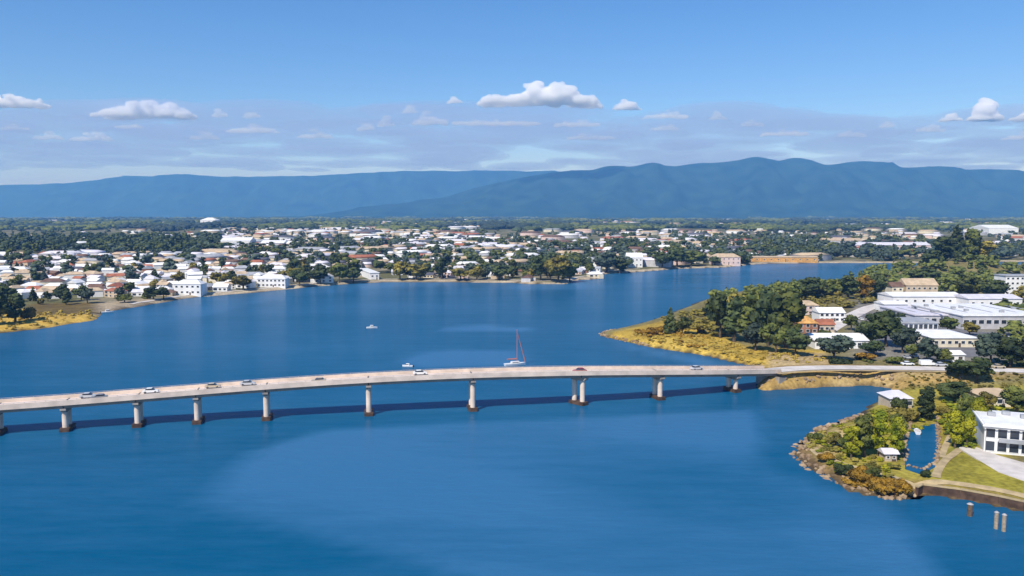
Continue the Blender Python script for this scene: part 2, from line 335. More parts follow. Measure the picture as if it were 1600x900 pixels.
ridge('distant_hills', [(-500, 300), (-100, 294), (0, 290), (100, 287), (150, 283), (190, 277), (240, 275), (290, 273), (350, 277), (450, 276), (560, 272), (640, 268), (760, 267), (830, 268), (1000, 270), (2100, 272)], 14500, 4500, 3.1)
ridge('hills', [(-500, 350), (480, 338), (560, 325), (640, 316), (700, 306), (760, 290), (800, 280), (840, 272), (880, 269), (920, 266), (950, 259), (980, 262), (1015, 254), (1050, 262), (1085, 256), (1130, 254), (1155, 250), (1180, 247),
       (1212, 252), (1240, 246), (1262, 251), (1285, 258), (1308, 256), (1335, 252), (1360, 252.5), (1385, 256), (1405, 261), (1430, 263), (1460, 260), (1490, 265), (1600, 267), (1750, 262), (2100, 275)], 9000, 5200, 8.7)

# ---------------------------------------------------------------- trees
def leaf_cloud(centres, radii, nl, size, rng, flat=0.7):
    n_ = len(centres); per = rng.choice(n_, nl, p=(radii ** 2) / (radii ** 2).sum())
    d = rng.normal(size=(nl, 3)); d /= np.linalg.norm(d, axis=1)[:, None]
    rr = radii[per] * (0.78 + 0.34 * rng.random(nl))
    c = centres[per] + d * rr[:, None] * np.array([1, 1, flat])
    nrm = d + rng.normal(scale=.55, size=(nl, 3)); nrm /= np.linalg.norm(nrm, axis=1)[:, None]
    a_ = np.cross(nrm, rng.normal(size=(nl, 3))); a_ /= np.linalg.norm(a_, axis=1)[:, None]; b_ = np.cross(nrm, a_)
    s = size * (0.6 + .8 * rng.random(nl))[:, None]
    V = np.stack([c - a_ * s - b_ * s * .6, c + a_ * s * .8 - b_ * s, c + a_ * s + b_ * s * .7, c - a_ * s * .7 + b_ * s], 1).reshape(-1, 3)
    return V, np.arange(4 * nl).reshape(-1, 4)
_bm = bmesh.new(); bmesh.ops.create_icosphere(_bm, subdivisions=1, radius=1)
ICOV = np.array([v.co[:] for v in _bm.verts]); ICOF = np.array([[v.index for v in f.verts] for f in _bm.faces]); _bm.free()
def crown_arrays(kind, rng, nl, size):
    """unit-height crown, trunk base at origin"""
    if kind == 'broad':
        k = 22; c = rng.normal(size=(k, 3)); c /= np.linalg.norm(c, axis=1)[:, None]; c *= (rng.random(k) ** .4)[:, None]
        c = c * np.array([.34, .34, .27]) + np.array([0, 0, .60]); r = .10 + .10 * rng.random(k)
    elif kind == 'tall':
        k = 26; z = np.linspace(.25, .93, k); w = .24 * np.sin(np.pi * np.clip((z - .1) / .95, 0, 1)) ** .8
        a_ = rng.random(k) * 6.28; c = np.stack([np.cos(a_) * w * rng.random(k), np.sin(a_) * w * rng.random(k), z], 1); r = .06 + .10 * rng.random(k)
    elif kind == 'conifer':
        k = 30; z = np.linspace(.12, .96, k); w = .26 * (1 - z) ** .9 + .01
        a_ = np.arange(k) * 2.4; c = np.stack([np.cos(a_) * w, np.sin(a_) * w, z], 1); r = .03 + .11 * (1 - z)
    elif kind == 'column':
        k = 24; z = np.linspace(.10, .93, k); w = .07 + .03 * rng.random(k)
        a_ = rng.random(k) * 6.28; c = np.stack([np.cos(a_) * w * .7, np.sin(a_) * w * .7, z], 1); r = .07 + .05 * np.sin(np.pi * z)
    else:  # shrub
        k = 14; a_ = rng.random(k) * 6.28; q = rng.random(k) ** .6 * .42
        c = np.stack([np.cos(a_) * q, np.sin(a_) * q, .25 + .42 * rng.random(k) * (1 - q)], 1); r = .16 + .12 * rng.random(k)
    V, F = leaf_cloud(c, r, nl, size, rng)
    Vc = (ICOV[None] * (r * .84)[:, None, None] * (1 + .18 * rng.normal(size=(len(c), len(ICOV), 1))) * np.array([1, 1, .8]) + c[:, None]).reshape(-1, 3)
    Fc = (ICOF[None] + (np.arange(len(c)) * len(ICOV))[:, None, None]).reshape(-1, 3)
    top = max(V[:, 2].max(), Vc[:, 2].max()); V[:, 2] *= 1 / top; Vc[:, 2] *= 1 / top
    return V, F, Vc, Fc, c
def crown_mesh(kind, seed, nl, size):
    rng = np.random.default_rng(seed); V, F, Vc, Fc, c = crown_arrays(kind, rng, nl, size)
    return mesh_np('crown_' + kind, np.vstack([V, Vc]), [F, Fc + len(V)]), c
def trunk_mesh(kind, c, seed):
    rng = np.random.default_rng(seed + 99); b_ = MB(); hgt = .55 if kind in ('broad', 'shrub') else .85
    if kind == 'shrub': hgt = .35
    r0 = .035 if kind != 'shrub' else .05
    b_.tube((0, 0, -.03), (.01, .0, hgt * .5), r0, r0 * .7, 7); b_.tube((.01, 0, hgt * .5), (.0, .01, hgt), r0 * .7, r0 * .35, 6)
    for i in rng.choice(len(c), 6, replace=False):
        b_.tube((.005, 0, hgt * (.35 + .4 * rng.random())), tuple(c[i] * .95), r0 * .4, r0 * .12, 5)
    return b_.mesh('trunk_' + kind)
PROTO = {}
def proto(kind, seed, lod):
    k = (kind, seed, lod)
    if k not in PROTO:
        nl, sz = {'near': (2600, .022), 'mid': (800, .036), 'far': (260, .06)}[lod]
        if kind == 'shrub': sz *= 1.6
        cm, c = crown_mesh(kind, seed * 7 + len(kind), nl, sz); PROTO[k] = (cm, trunk_mesh(kind, c, seed))
    return PROTO[k]
CROWNS = {}
TREES = []   # (x, y, radius)
def tree_at(x, y, z, H, wid, kind, leaf, lod, name, label=None, cat='tree', group=None):
    seed = random.randint(0, 3); cm, tm = proto(kind, seed, lod)
    key = (cm.name, leaf)
    if key not in CROWNS:
        c2 = cm.copy(); c2.materials.clear(); c2.materials.append(MATS[leaf]); CROWNS[key] = c2
    nat = {'broad': .78, 'tall': .52, 'conifer': .60, 'column': .30, 'shrub': 1.1}[kind]
    s = wid / (nat)
    o = empty(name, (x, y, z - .1), random.uniform(0, 6.28), (s, s * random.uniform(.9, 1.1), H))
    put('crown', CROWNS[key], None, o); put('trunk', tm, 'bark', o)
    tag(o, label, cat, group); TREES.append((x, y, wid * .5)); return o
def tree_px(u, v, hpx, wpx, kind, leaf, label, lod='mid', name=None, cat='tree', group=None):
    x, y, z = PG(u, v); d = math.hypot(y, CAMZ); H = hpx * d / FPX * 1.0; Wd = wpx * y / FPX
    nm = name or {'broad': 'broadleaf_tree', 'tall': 'gum_tree', 'conifer': 'pine_tree', 'column': 'poplar_tree', 'shrub': 'shrub'}[kind]
    return tree_at(x, y, z, H, Wd, kind, leaf, lod, nm, label, 'shrub' if kind == 'shrub' and cat == 'tree' else cat, group)

# ---------------------------------------------------------------- buildings
def roof_mesh(kind, w, d, h, rise, over=.5):
    b_ = MB(); x0, x1, y0, y1 = -w / 2 - over, w / 2 + over, -d / 2 - over, d / 2 + over
    if kind == 'flat':
        b_.box(x0, x1, y0, y1, h, h + .45); b_.box(x0 + .5, x1 - .5, y0 + .5, y1 - .5, h + .45, h + .62)
        return b_.mesh('roof_flat')
    if kind == 'gable':
        pts = [(x0, y0, h), (x1, y0, h), (x1, y1, h), (x0, y1, h), (x0, 0, h + rise), (x1, 0, h + rise)]
        b_.poly(pts, [(0, 3, 2, 1), (0, 1, 5, 4), (2, 3, 4, 5), (1, 2, 5), (3, 0, 4)])
    else:
        k = min(w, d) * .42; pts = [(x0, y0, h), (x1, y0, h), (x1, y1, h), (x0, y1, h), (x0 + k, 0, h + rise), (x1 - k, 0, h + rise)]
        b_.poly(pts, [(0, 3, 2, 1), (0, 1, 5, 4), (2, 3, 4, 5), (1, 2, 5), (3, 0, 4)])
    return b_.mesh('roof_' + kind)
WINM = {}
def window_on(parent, x, y, z, w, h, rz=0, glass='glass_dark', pane=True):
    k = (round(w, 1), round(h, 1))
    if k not in WINM:
        f = MB(); t_ = .12
        f.box(-w / 2, w / 2, -.08, .06, -h / 2, -h / 2 + t_); f.box(-w / 2, w / 2, -.08, .06, h / 2 - t_, h / 2)
        f.box(-w / 2, -w / 2 + t_, -.08, .06, -h / 2 + t_, h / 2 - t_); f.box(w / 2 - t_, w / 2, -.08, .06, -h / 2 + t_, h / 2 - t_)
        WINM[k] = (f.mesh('window_frame'), MB().box(-w / 2 + t_, w / 2 - t_, -.03, .05, -h / 2 + t_, h / 2 - t_).mesh('window_pane'))
    fr, pa = WINM[k]
    o = put('window', fr, 'frame_white', parent, (x, y, z), rz); put('pane', pa, glass, o); return o
def house_proto(i, rng):
    """list of (name, mesh, material slot role, loc)"""
    w = [11, 13, 15, 12, 17, 14][i % 6]; d = [9, 9, 10, 8, 10, 9][i % 6]; h = [3.2, 5.6, 3.2, 5.8, 5.6, 3.4][i % 6]
    kind = ['gable', 'hip', 'hip', 'gable', 'hip', 'gable'][i % 6]
    wb = MB().box(-w / 2, w / 2, -d / 2, d / 2, -1.2, h)
    if kind == 'gable': wb.poly([(-w / 2, -d / 2, h), (-w / 2, d / 2, h), (-w / 2, 0, h + 2.0), (w / 2, -d / 2, h), (w / 2, d / 2, h), (w / 2, 0, h + 2.0)], [(0, 1, 2), (3, 5, 4)])
    if i % 3 == 1: wb.box(-w / 2 - 3, -w / 2 - .01, -d / 2 + 1, d / 2 - 2, -1.2, 2.8)
    if i % 3 == 2: wb.box(w / 2 - 5, w / 2 - .5, -d / 2 - 3, -d / 2 - .01, -1.2, 2.8)
    rb = roof_mesh(kind, w, d, h, 2.5)
    parts = [('wall', wb.mesh('house_wall'), 'wall', (0, 0, 0)), ('roof', rb, 'roof', (0, 0, 0))]
    nx = 3
    wins = []
    for lv in range(1 if h < 4 else 2):
        for k in range(nx):
            wins.append(((k - (nx - 1) / 2) * w / nx, -d / 2 - .02, 1.6 + lv * 2.7))
    return parts, wins, (w, d, h)
HP = [house_proto(i, None) for i in range(6)]
HMC = {}
def colored(me, m):
    k = (me.name, m)
    if k not in HMC:
        c = me.copy(); c.materials.clear(); c.materials.append(MATS[m]); HMC[k] = c
    return HMC[k]
WM = MB().box(-.9, .9, -.03, .1, -.7, .7).mesh('window_pane'); WMW = MB().box(-1.5, 1.5, -.03, .1, -.9, .9).mesh('window_wide')
DM = MB().box(-.5, .5, -.05, .1, 0, 2.1).mesh('door')
HOUSES = []
def house(x, y, z, rz, i, wall, roof, s=1.0, windows=True, door=True):
    parts, wins, dim = HP[i]
    o = empty('house', (x, y, z), rz, (s, s, s))
    for nm, me, role, loc in parts: put(nm, colored(me, wall if role == 'wall' else roof), None, o, loc)
    if windows:
        for k, (a_, b_, c_) in enumerate(wins): put('window', colored(WMW if k % 3 == 0 else WM, 'glass_dark'), None, o, (a_, b_, c_))
    return o
def block(name, label, cat, u, v, wpx, hm, depth, wall, roof, rk='flat', rise=3, nx=0, nz=0, win=(1.8, 1.5), rz=0.0, group=None, z=None, over=.5, door=True):
    """building whose front foot stands at pixel (u, v), wpx wide, hm metres tall"""
    x, y, zz = PG(u, v); w = wpx * y / FPX; z = zz if z is None else z
    o = empty(name, (x + math.sin(-rz) * depth / 2 * 1, y + depth / 2, z - .05), rz)
    wb = MB().box(-w / 2, w / 2, -depth / 2, depth / 2, -1.5, hm)
    if rk == 'gable': wb.poly([(-w / 2, -depth / 2, hm), (-w / 2, depth / 2, hm), (-w / 2, 0, hm + rise * .85), (w / 2, -depth / 2, hm), (w / 2, depth / 2, hm), (w / 2, 0, hm + rise * .85)], [(0, 1, 2), (3, 5, 4)])
    put('wall', wb.mesh('wall'), wall, o); put('roof', roof_mesh(rk, w, depth, hm + .003, rise, over), roof, o)
    for j in range(nz):
        for i in range(nx):
            window_on(o, (i - (nx - 1) / 2) * w / max(nx, 1), -depth / 2 - .02, (j + .55) * hm / nz, *win)
    if door:
        d_ = put('door', DM, 'door_dark', o, (w * .5 / max(nx, 2), -depth / 2 - .01, 0)); 
    tag(o, label, cat, group); HOUSES.append((o.location.x, o.location.y, max(w, depth) * .55)); return o

# ---------------------------------------------------------------- sheets and ribbons
def resample(pts, step):
    pts = np.asarray(pts, float); out = [pts[0]]
    for a_, b_ in zip(pts[:-1], pts[1:]):
        n_ = max(1, int(np.hypot(*(b_ - a_)[:2]) / step))
        out += [a_ + (b_ - a_) * (k + 1) / n_ for k in range(n_)]
    return np.array(out)
def smooth_line(pts, step=3.0):
    pts = np.asarray(pts, float)
    for _ in range(3):
        q = [pts[0]]
        for a_, b_ in zip(pts[:-1], pts[1:]): q += [a_ * .75 + b_ * .25, a_ * .25 + b_ * .75]
        pts = np.array(q + [pts[-1]])
    return resample(pts, step)
def ribbon(name, pts, width, m, zf=None, off=.06, kind='structure', step=3.0):
    L = smooth_line(pts, step); T = np.gradient(L[:, :2], axis=0); T /= np.linalg.norm(T, axis=1)[:, None] + 1e-9
    N = np.stack([-T[:, 1], T[:, 0]], 1); cols = 5; V = []
    for i in range(len(L)):
        for k in range(cols):
            q = L[i, :2] + N[i] * width * (k / (cols - 1) - .5)
            V.append((q[0], q[1], (zf if zf is not None else hz(*q)) + off))
    idx = np.arange(len(L) * cols).reshape(-1, cols)
    F = np.stack([idx[:-1, 1:], idx[:-1, :-1], idx[1:, :-1], idx[1:, 1:]], -1).reshape(-1, 4)
    o = put(name, mesh_np(name, np.array(V), F), m)
    if kind: o['kind'] = kind
    return o
def slab(name, px, m, z=2.0, off=.08, kind='structure', thick=0.5):
    w_ = W(px, z); pts = [(a_, b_, z + off) for a_, b_ in w_]; lo = [(a_, b_, z + off - thick) for a_, b_ in w_]; n_ = len(pts)
    o = put(name, MB().poly(pts + lo, [tuple(range(n_)), tuple(reversed(range(n_, 2 * n_)))] + [(i, n_ + i, n_ + (i + 1) % n_, (i + 1) % n_) for i in range(n_)]).mesh(name), m)
    bm = bmesh.new(); bm.from_mesh(o.data); bmesh.ops.recalc_face_normals(bm, faces=bm.faces); bm.to_mesh(o.data); bm.free()
    o['kind'] = kind; return o

exec_parts = []
# ---------------------------------------------------------------- the bridge
# pier positions read at the water line: (u, v)
PIERS = [(-130, 692), (-15, 683), (97, 675), (211, 668), (306, 662), (409, 661), (572, 653), (737, 643), (905, 635), (1029, 625), (1150, 616)]
END = (1206, 578)
ctr = [(P(u, v)[0], P(u, v)[1] + 3.4) for u, v in PIERS]
# deck crown height along the bridge from the photograph's deck line
DECKPX = [(-130, 642.5), (-15, 634), (97, 626), (211, 617.5), (306, 609.5), (409, 602), (572, 592.5), (737, 583.5), (905, 580), (1029, 579), (1150, 579)]
def z_at(y, v):
    b_ = (v - 450) / FPX; dy = math.cos(TH) - b_ * math.sin(TH); dz = -math.sin(TH) - b_ * math.cos(TH); return CAMZ + dz * y / dy
dk = [(x, y, z_at(y, v)) for (x, y), (u, v) in zip(ctr, DECKPX)]
ex, ey = P(*END, ROADH + .2)
dk = [(dk[0][0] - 120, dk[0][1] - 28, dk[0][2] - .6)] + dk + [(ex, ey, ROADH + .2)]
dk = np.array(dk)
zz_ = dk[:, 2].copy(); k_ = np.polyfit(dk[1:, 0], zz_[1:], 4); dk[1:-1, 2] = np.polyval(k_, dk[1:-1, 0])
yy_ = np.polyfit(dk[:, 0], dk[:, 1], 4); dk[:, 1] = np.polyval(yy_, dk[:, 0])
print('deck heights', [round(float(z), 1) for z in dk[:, 2]], 'y', [round(float(z)) for z in dk[:, 1]])
ky_ = np.polyfit(dk[:, 0], dk[:, 1], 4)
def deck_pt(x):
    y = float(np.polyval(ky_, x)); z = float(np.interp(x, dkx, dkz)); dydx = float(np.polyval(np.polyder(ky_), x)); return y, z, math.atan(dydx)
xs_ = np.linspace(dk[0, 0], dk[-1, 0], 180); zs_ = np.interp(xs_, dk[:, 0], dk[:, 2])
for _ in range(60): zs_[1:-1] = (zs_[:-2] + zs_[1:-1] * 2 + zs_[2:]) / 4
dkx, dkz = xs_, zs_
bridge = empty('road_bridge', (0, 240, 0))
tag(bridge, 'long low concrete road bridge on piers curving across the blue lake', 'bridge')
BO = Vector((0, 240, 0))
def sweep(name, prof, m, x0=None, x1=None, n_=170, closed=True):
    """profile of (across, up) points swept along the deck line"""
    xs = np.linspace(dk[0, 0] if x0 is None else x0, dk[-1, 0] if x1 is None else x1, n_); V = []; k = len(prof)
    for x in xs:
        y, z, an = deck_pt(x)
        for a_, h_ in prof: V.append((x - math.sin(an) * a_ - BO.x, y + math.cos(an) * a_ - BO.y, z + h_))
    F = [tuple((i * k + j, i * k + (j + 1) % k, (i + 1) * k + (j + 1) % k, (i + 1) * k + j)) for i in range(len(xs) - 1) for j in range(k)]
    me = bpy.data.meshes.new(name); me.from_pydata(V, [], F + [tuple(reversed(range(k))), tuple(range((len(xs) - 1) * k, len(xs) * k))])
    bm = bmesh.new(); bm.from_mesh(me); bmesh.ops.recalc_face_normals(bm, faces=bm.faces); bm.to_mesh(me); bm.free()
    return put(name, me, m, bridge)
HW = 3.9
sweep('deck', [(-HW, 0), (HW, 0), (HW, -.45), (-HW, -.45)], 'concrete')
sweep('road_surface', [(-3.5, .06), (3.5, .06), (3.5, .006), (-3.5, .006)], 'deck_surface')
for s in (-1, 1): sweep('parapet', [(s * HW, .003), (s * HW, 1.0), (s * (HW - .28), 1.0), (s * (HW - .28), .003)], 'concrete')
for s in (-1, 1): sweep('handrail', [(s * (HW - .1), 1.25), (s * (HW - .1), 1.33), (s * (HW - .2), 1.33), (s * (HW - .2), 1.25)], 'metal_grey')
# beams: one pair of girders per span
px_ = [p[0] for p in ctr]; stops = [dk[0, 0]] + px_ + [dk[-1, 0]]
for a_, b_ in zip(stops[:-1], stops[1:]):
    for s in (-2.4, 0, 2.4):
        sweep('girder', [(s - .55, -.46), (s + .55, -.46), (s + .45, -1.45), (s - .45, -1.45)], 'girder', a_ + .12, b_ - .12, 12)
colm = None
for i, (x, y0) in enumerate(ctr):
    y, z, an = deck_pt(x)
    top = z - 1.46
    pr = put('pier', MB().poly([(-.75, -3.5, top), (.75, -3.5, top), (.75, 3.5, top), (-.75, 3.5, top), (-.75, -3.5, top - .5), (.75, -3.5, top - .5), (.75, 3.5, top - .5), (-.75, 3.5, top - .5),
                                (-.75, -2.5, top - 1.15), (.75, -2.5, top - 1.15), (.75, 2.5, top - 1.15), (-.75, 2.5, top - 1.15)],
                               [(3, 2, 1, 0), (0, 1, 5, 4), (2, 3, 7, 6), (1, 2, 6, 10, 9, 5), (3, 0, 4, 8, 11, 7), (4, 5, 9, 8), (6, 7, 11, 10), (8, 9, 10, 11)]).mesh('pier_crosshead'), 'concrete_grey', bridge, (x - BO.x, y - BO.y, 0), an + (.52 if i == 8 else 0))  # crosshead shade is put into its darker concrete colour
    for s in (-1, 1):
        put('column', MB().tube((0, 0, 1.09), (0, 0, top - 1.16), .8, .8, 14).mesh('pier_column'), 'concrete', pr, (0, s * 1.7, 0))
    put('footing', MB().box(-1.35, 1.35, -3.1, 3.1, -2.5, 1.1).mesh('pier_footing', .15), 'tide_stain', pr)
rp_ = MB()
for x in np.arange(dk[0, 0] + 1, dk[-1, 0] - .5, 2.5):
    y, z, an = deck_pt(x)
    for s in (-1, 1):
        a_ = s * (HW - .15); cx_, cy_ = x - math.sin(an) * a_ - BO.x, y + math.cos(an) * a_ - BO.y; rp_.box(cx_ - .05, cx_ + .05, cy_ - .04, cy_ + .04, z + 1.003, z + 1.247)
tag(put('railing_post', rp_.mesh('railing_post'), 'metal_grey', bridge), kind='stuff')
for x, _ in ctr:
    y, z, an = deck_pt(x); put('expansion_joint', MB().box(-.22, .22, -3.45, 3.45, .062, .075).mesh('joint'), 'rubber', bridge, (x - BO.x, y - BO.y, z), an)
# lane markings
mk = MB()
for x in np.arange(dk[0, 0] + 3, dk[-1, 0] - 3, 9):
    y, z, an = deck_pt(x); c, s = math.cos(an), math.sin(an)
    mk.poly([(x + c * a_ - s * b_ - BO.x, y + s * a_ + c * b_ - BO.y, z + .068) for a_, b_ in ((-1.5, -.07), (1.5, -.07), (1.5, .07), (-1.5, .07))], [(0, 1, 2, 3)])
tag(put('lane_marking', mk.mesh('lane_marking'), 'paint_white', bridge), kind='stuff')
# abutment
ax, ay, aan = dk[-1, 0] - 1.0, *deck_pt(dk[-1, 0] - 1.0)[::2]
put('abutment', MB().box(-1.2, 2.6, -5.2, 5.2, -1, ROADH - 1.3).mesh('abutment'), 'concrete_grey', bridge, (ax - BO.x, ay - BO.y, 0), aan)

# ---------------------------------------------------------------- roads, paths, paving
rp = np.vstack([[(dk[-1, 0], deck_pt(dk[-1, 0])[0])], road_w[1:]])
ribbon('road', rp, 7.6, 'pavement_pale', zf=ROADH, off=.16)
ribbon('footpath', rp + np.array([0, -5.5]), 2.0, 'path_tan', zf=ROADH, off=.12)
slab('parking_lot', [(1330, 492), (1420, 486), (1700, 512), (1700, 545), (1480, 560), (1400, 556), (1345, 520)], 'asphalt')
ribbon('road', [PG(u, v)[:2] for u, v in [(1285, 522), (1320, 500), (1345, 486), (1375, 476), (1420, 470), (1500, 470)]], 9, 'pavement_pale', off=.2)
slab('pond', [(1414, 733), (1440, 742), (1461, 730), (1467, 690), (1463, 662), (1425, 668), (1414, 700)], 'lake_water')
slab('plaza', [(1498, 700), (1512, 694), (1560, 712), (1700, 752), (1700, 790), (1600, 752), (1560, 738)], 'pavement_pale', off=.1)
ribbon('path', [PG(u, v)[:2] for u, v in [(1430, 764), (1460, 764), (1500, 769), (1550, 777), (1600, 788), (1700, 812), (1850, 850)]], 1.8, 'path_tan', off=.1)
ribbon('path', [PG(u, v)[:2] for u, v in [(1462, 758), (1464, 738), (1475, 720), (1500, 702)]], 1.8, 'path_tan', off=.12)
ribbon('path', [PG(u, v)[:2] for u, v in [(1262, 690), (1275, 712), (1320, 728), (1380, 742), (1412, 752), (1430, 764)]], 1.8, 'path_tan', off=.1)
ribbon('path', [PG(u, v)[:2] for u, v in [(1470, 715), (1480, 690), (1500, 655), (1515, 630), (1530, 612)]], 1.5, 'path_tan', off=.1)
ribbon('shore_path', [PG(u, v - 5)[:2] for u, v in FAR_SHORE[7:24]], 3.0, 'pavement_pale', off=.25, step=8)
# sea wall
sw = empty('sea_wall', (*P(1500, 778), 0))
tag(sw, 'dark low sea wall edging the lawn in front of the white building', 'wall')
L = resample(W([(1432, 775), (1440, 770.5), (1500, 778.5), (1560, 789.5), (1600, 798.5), (1700, 822.5), (1800, 850)]), 6.0)
for a_, b_ in zip(L[:-1], L[1:]):
    d = np.hypot(*(b_ - a_)); an = math.atan2(*(b_ - a_)[::-1]); c = (a_ + b_) / 2
    put('panel', MB().box(-d / 2 + .04, d / 2 - .04, -.3, .3, -2, 1.9).mesh('sea_wall_panel'), 'tide_stain', sw, (c[0] - sw.location.x, c[1] - sw.location.y, 0), an)
    put('coping', MB().box(-d / 2 + .02, d / 2 - .02, -.42, .42, 1.903, 2.12).mesh('sea_wall_coping'), 'path_tan', sw, (c[0] - sw.location.x, c[1] - sw.location.y, 0), an)

# ---------------------------------------------------------------- rocks
RM = []
for s in range(6):
    bm = bmesh.new(); bmesh.ops.create_icosphere(bm, subdivisions=1, radius=1)
    for v in bm.verts: v.co *= 1 + .35 * noise.noise(v.co * 1.3 + Vector((s * 7, 0, 0))) + random.uniform(-.1, .1)
    me = bpy.data.meshes.new('rock'); bm.to_mesh(me); bm.free(); me.materials.append(MATS['rock']); RM.append(me)
def rocks(label, px, step, spread, size, origin):
    rv = empty('rock_bank', (*P(*origin), 0)); tag(rv, label, 'rock bank')
    for q in resample(W(px), step):
        for k in range(2):
            x, y = q[0] + random.uniform(-spread, spread), q[1] + random.uniform(-spread * .4, spread)
            z = hz(x, y); s = random.uniform(*size)
            if z < -1: continue
            o = put('rock', random.choice(RM), None, rv, (x - rv.location.x, y - rv.location.y, z + .15), random.uniform(0, 6)); o.scale = (s, s * random.uniform(.7, 1.2), s * .75)
rocks('brown boulder bank round the tip of the near right headland', [(1345, 650), (1310, 664), (1285, 670), (1266, 686), (1251, 704), (1254, 719), (1266, 733), (1300, 744), (1320, 762), (1350, 770), (1390, 779), (1425, 777)], 1.15, 1.9, (.35, 1.0), (1262, 710))
rocks('pale stones edging the blue pond on the near headland', [(1414, 733), (1414, 700), (1425, 668), (1463, 662), (1467, 690), (1464, 735), (1442, 748), (1412, 740)], 1.0, .5, (.25, .55), (1440, 700))
rocks('dark rocks along the waterline below the bridge approach embankment', [(1194, 607), (1230, 605.5), (1290, 602.5), (1350, 600.5), (1395, 604)], 2.6, 1.2, (.5, 1.0), (1290, 602))
rocks('small pale rocks at the pointed tip of the wooded headland', [(1010, 541), (975, 533), (945, 526), (938, 522), (960, 517)], 2.5, 1.5, (.5, 1.1), (945, 523))

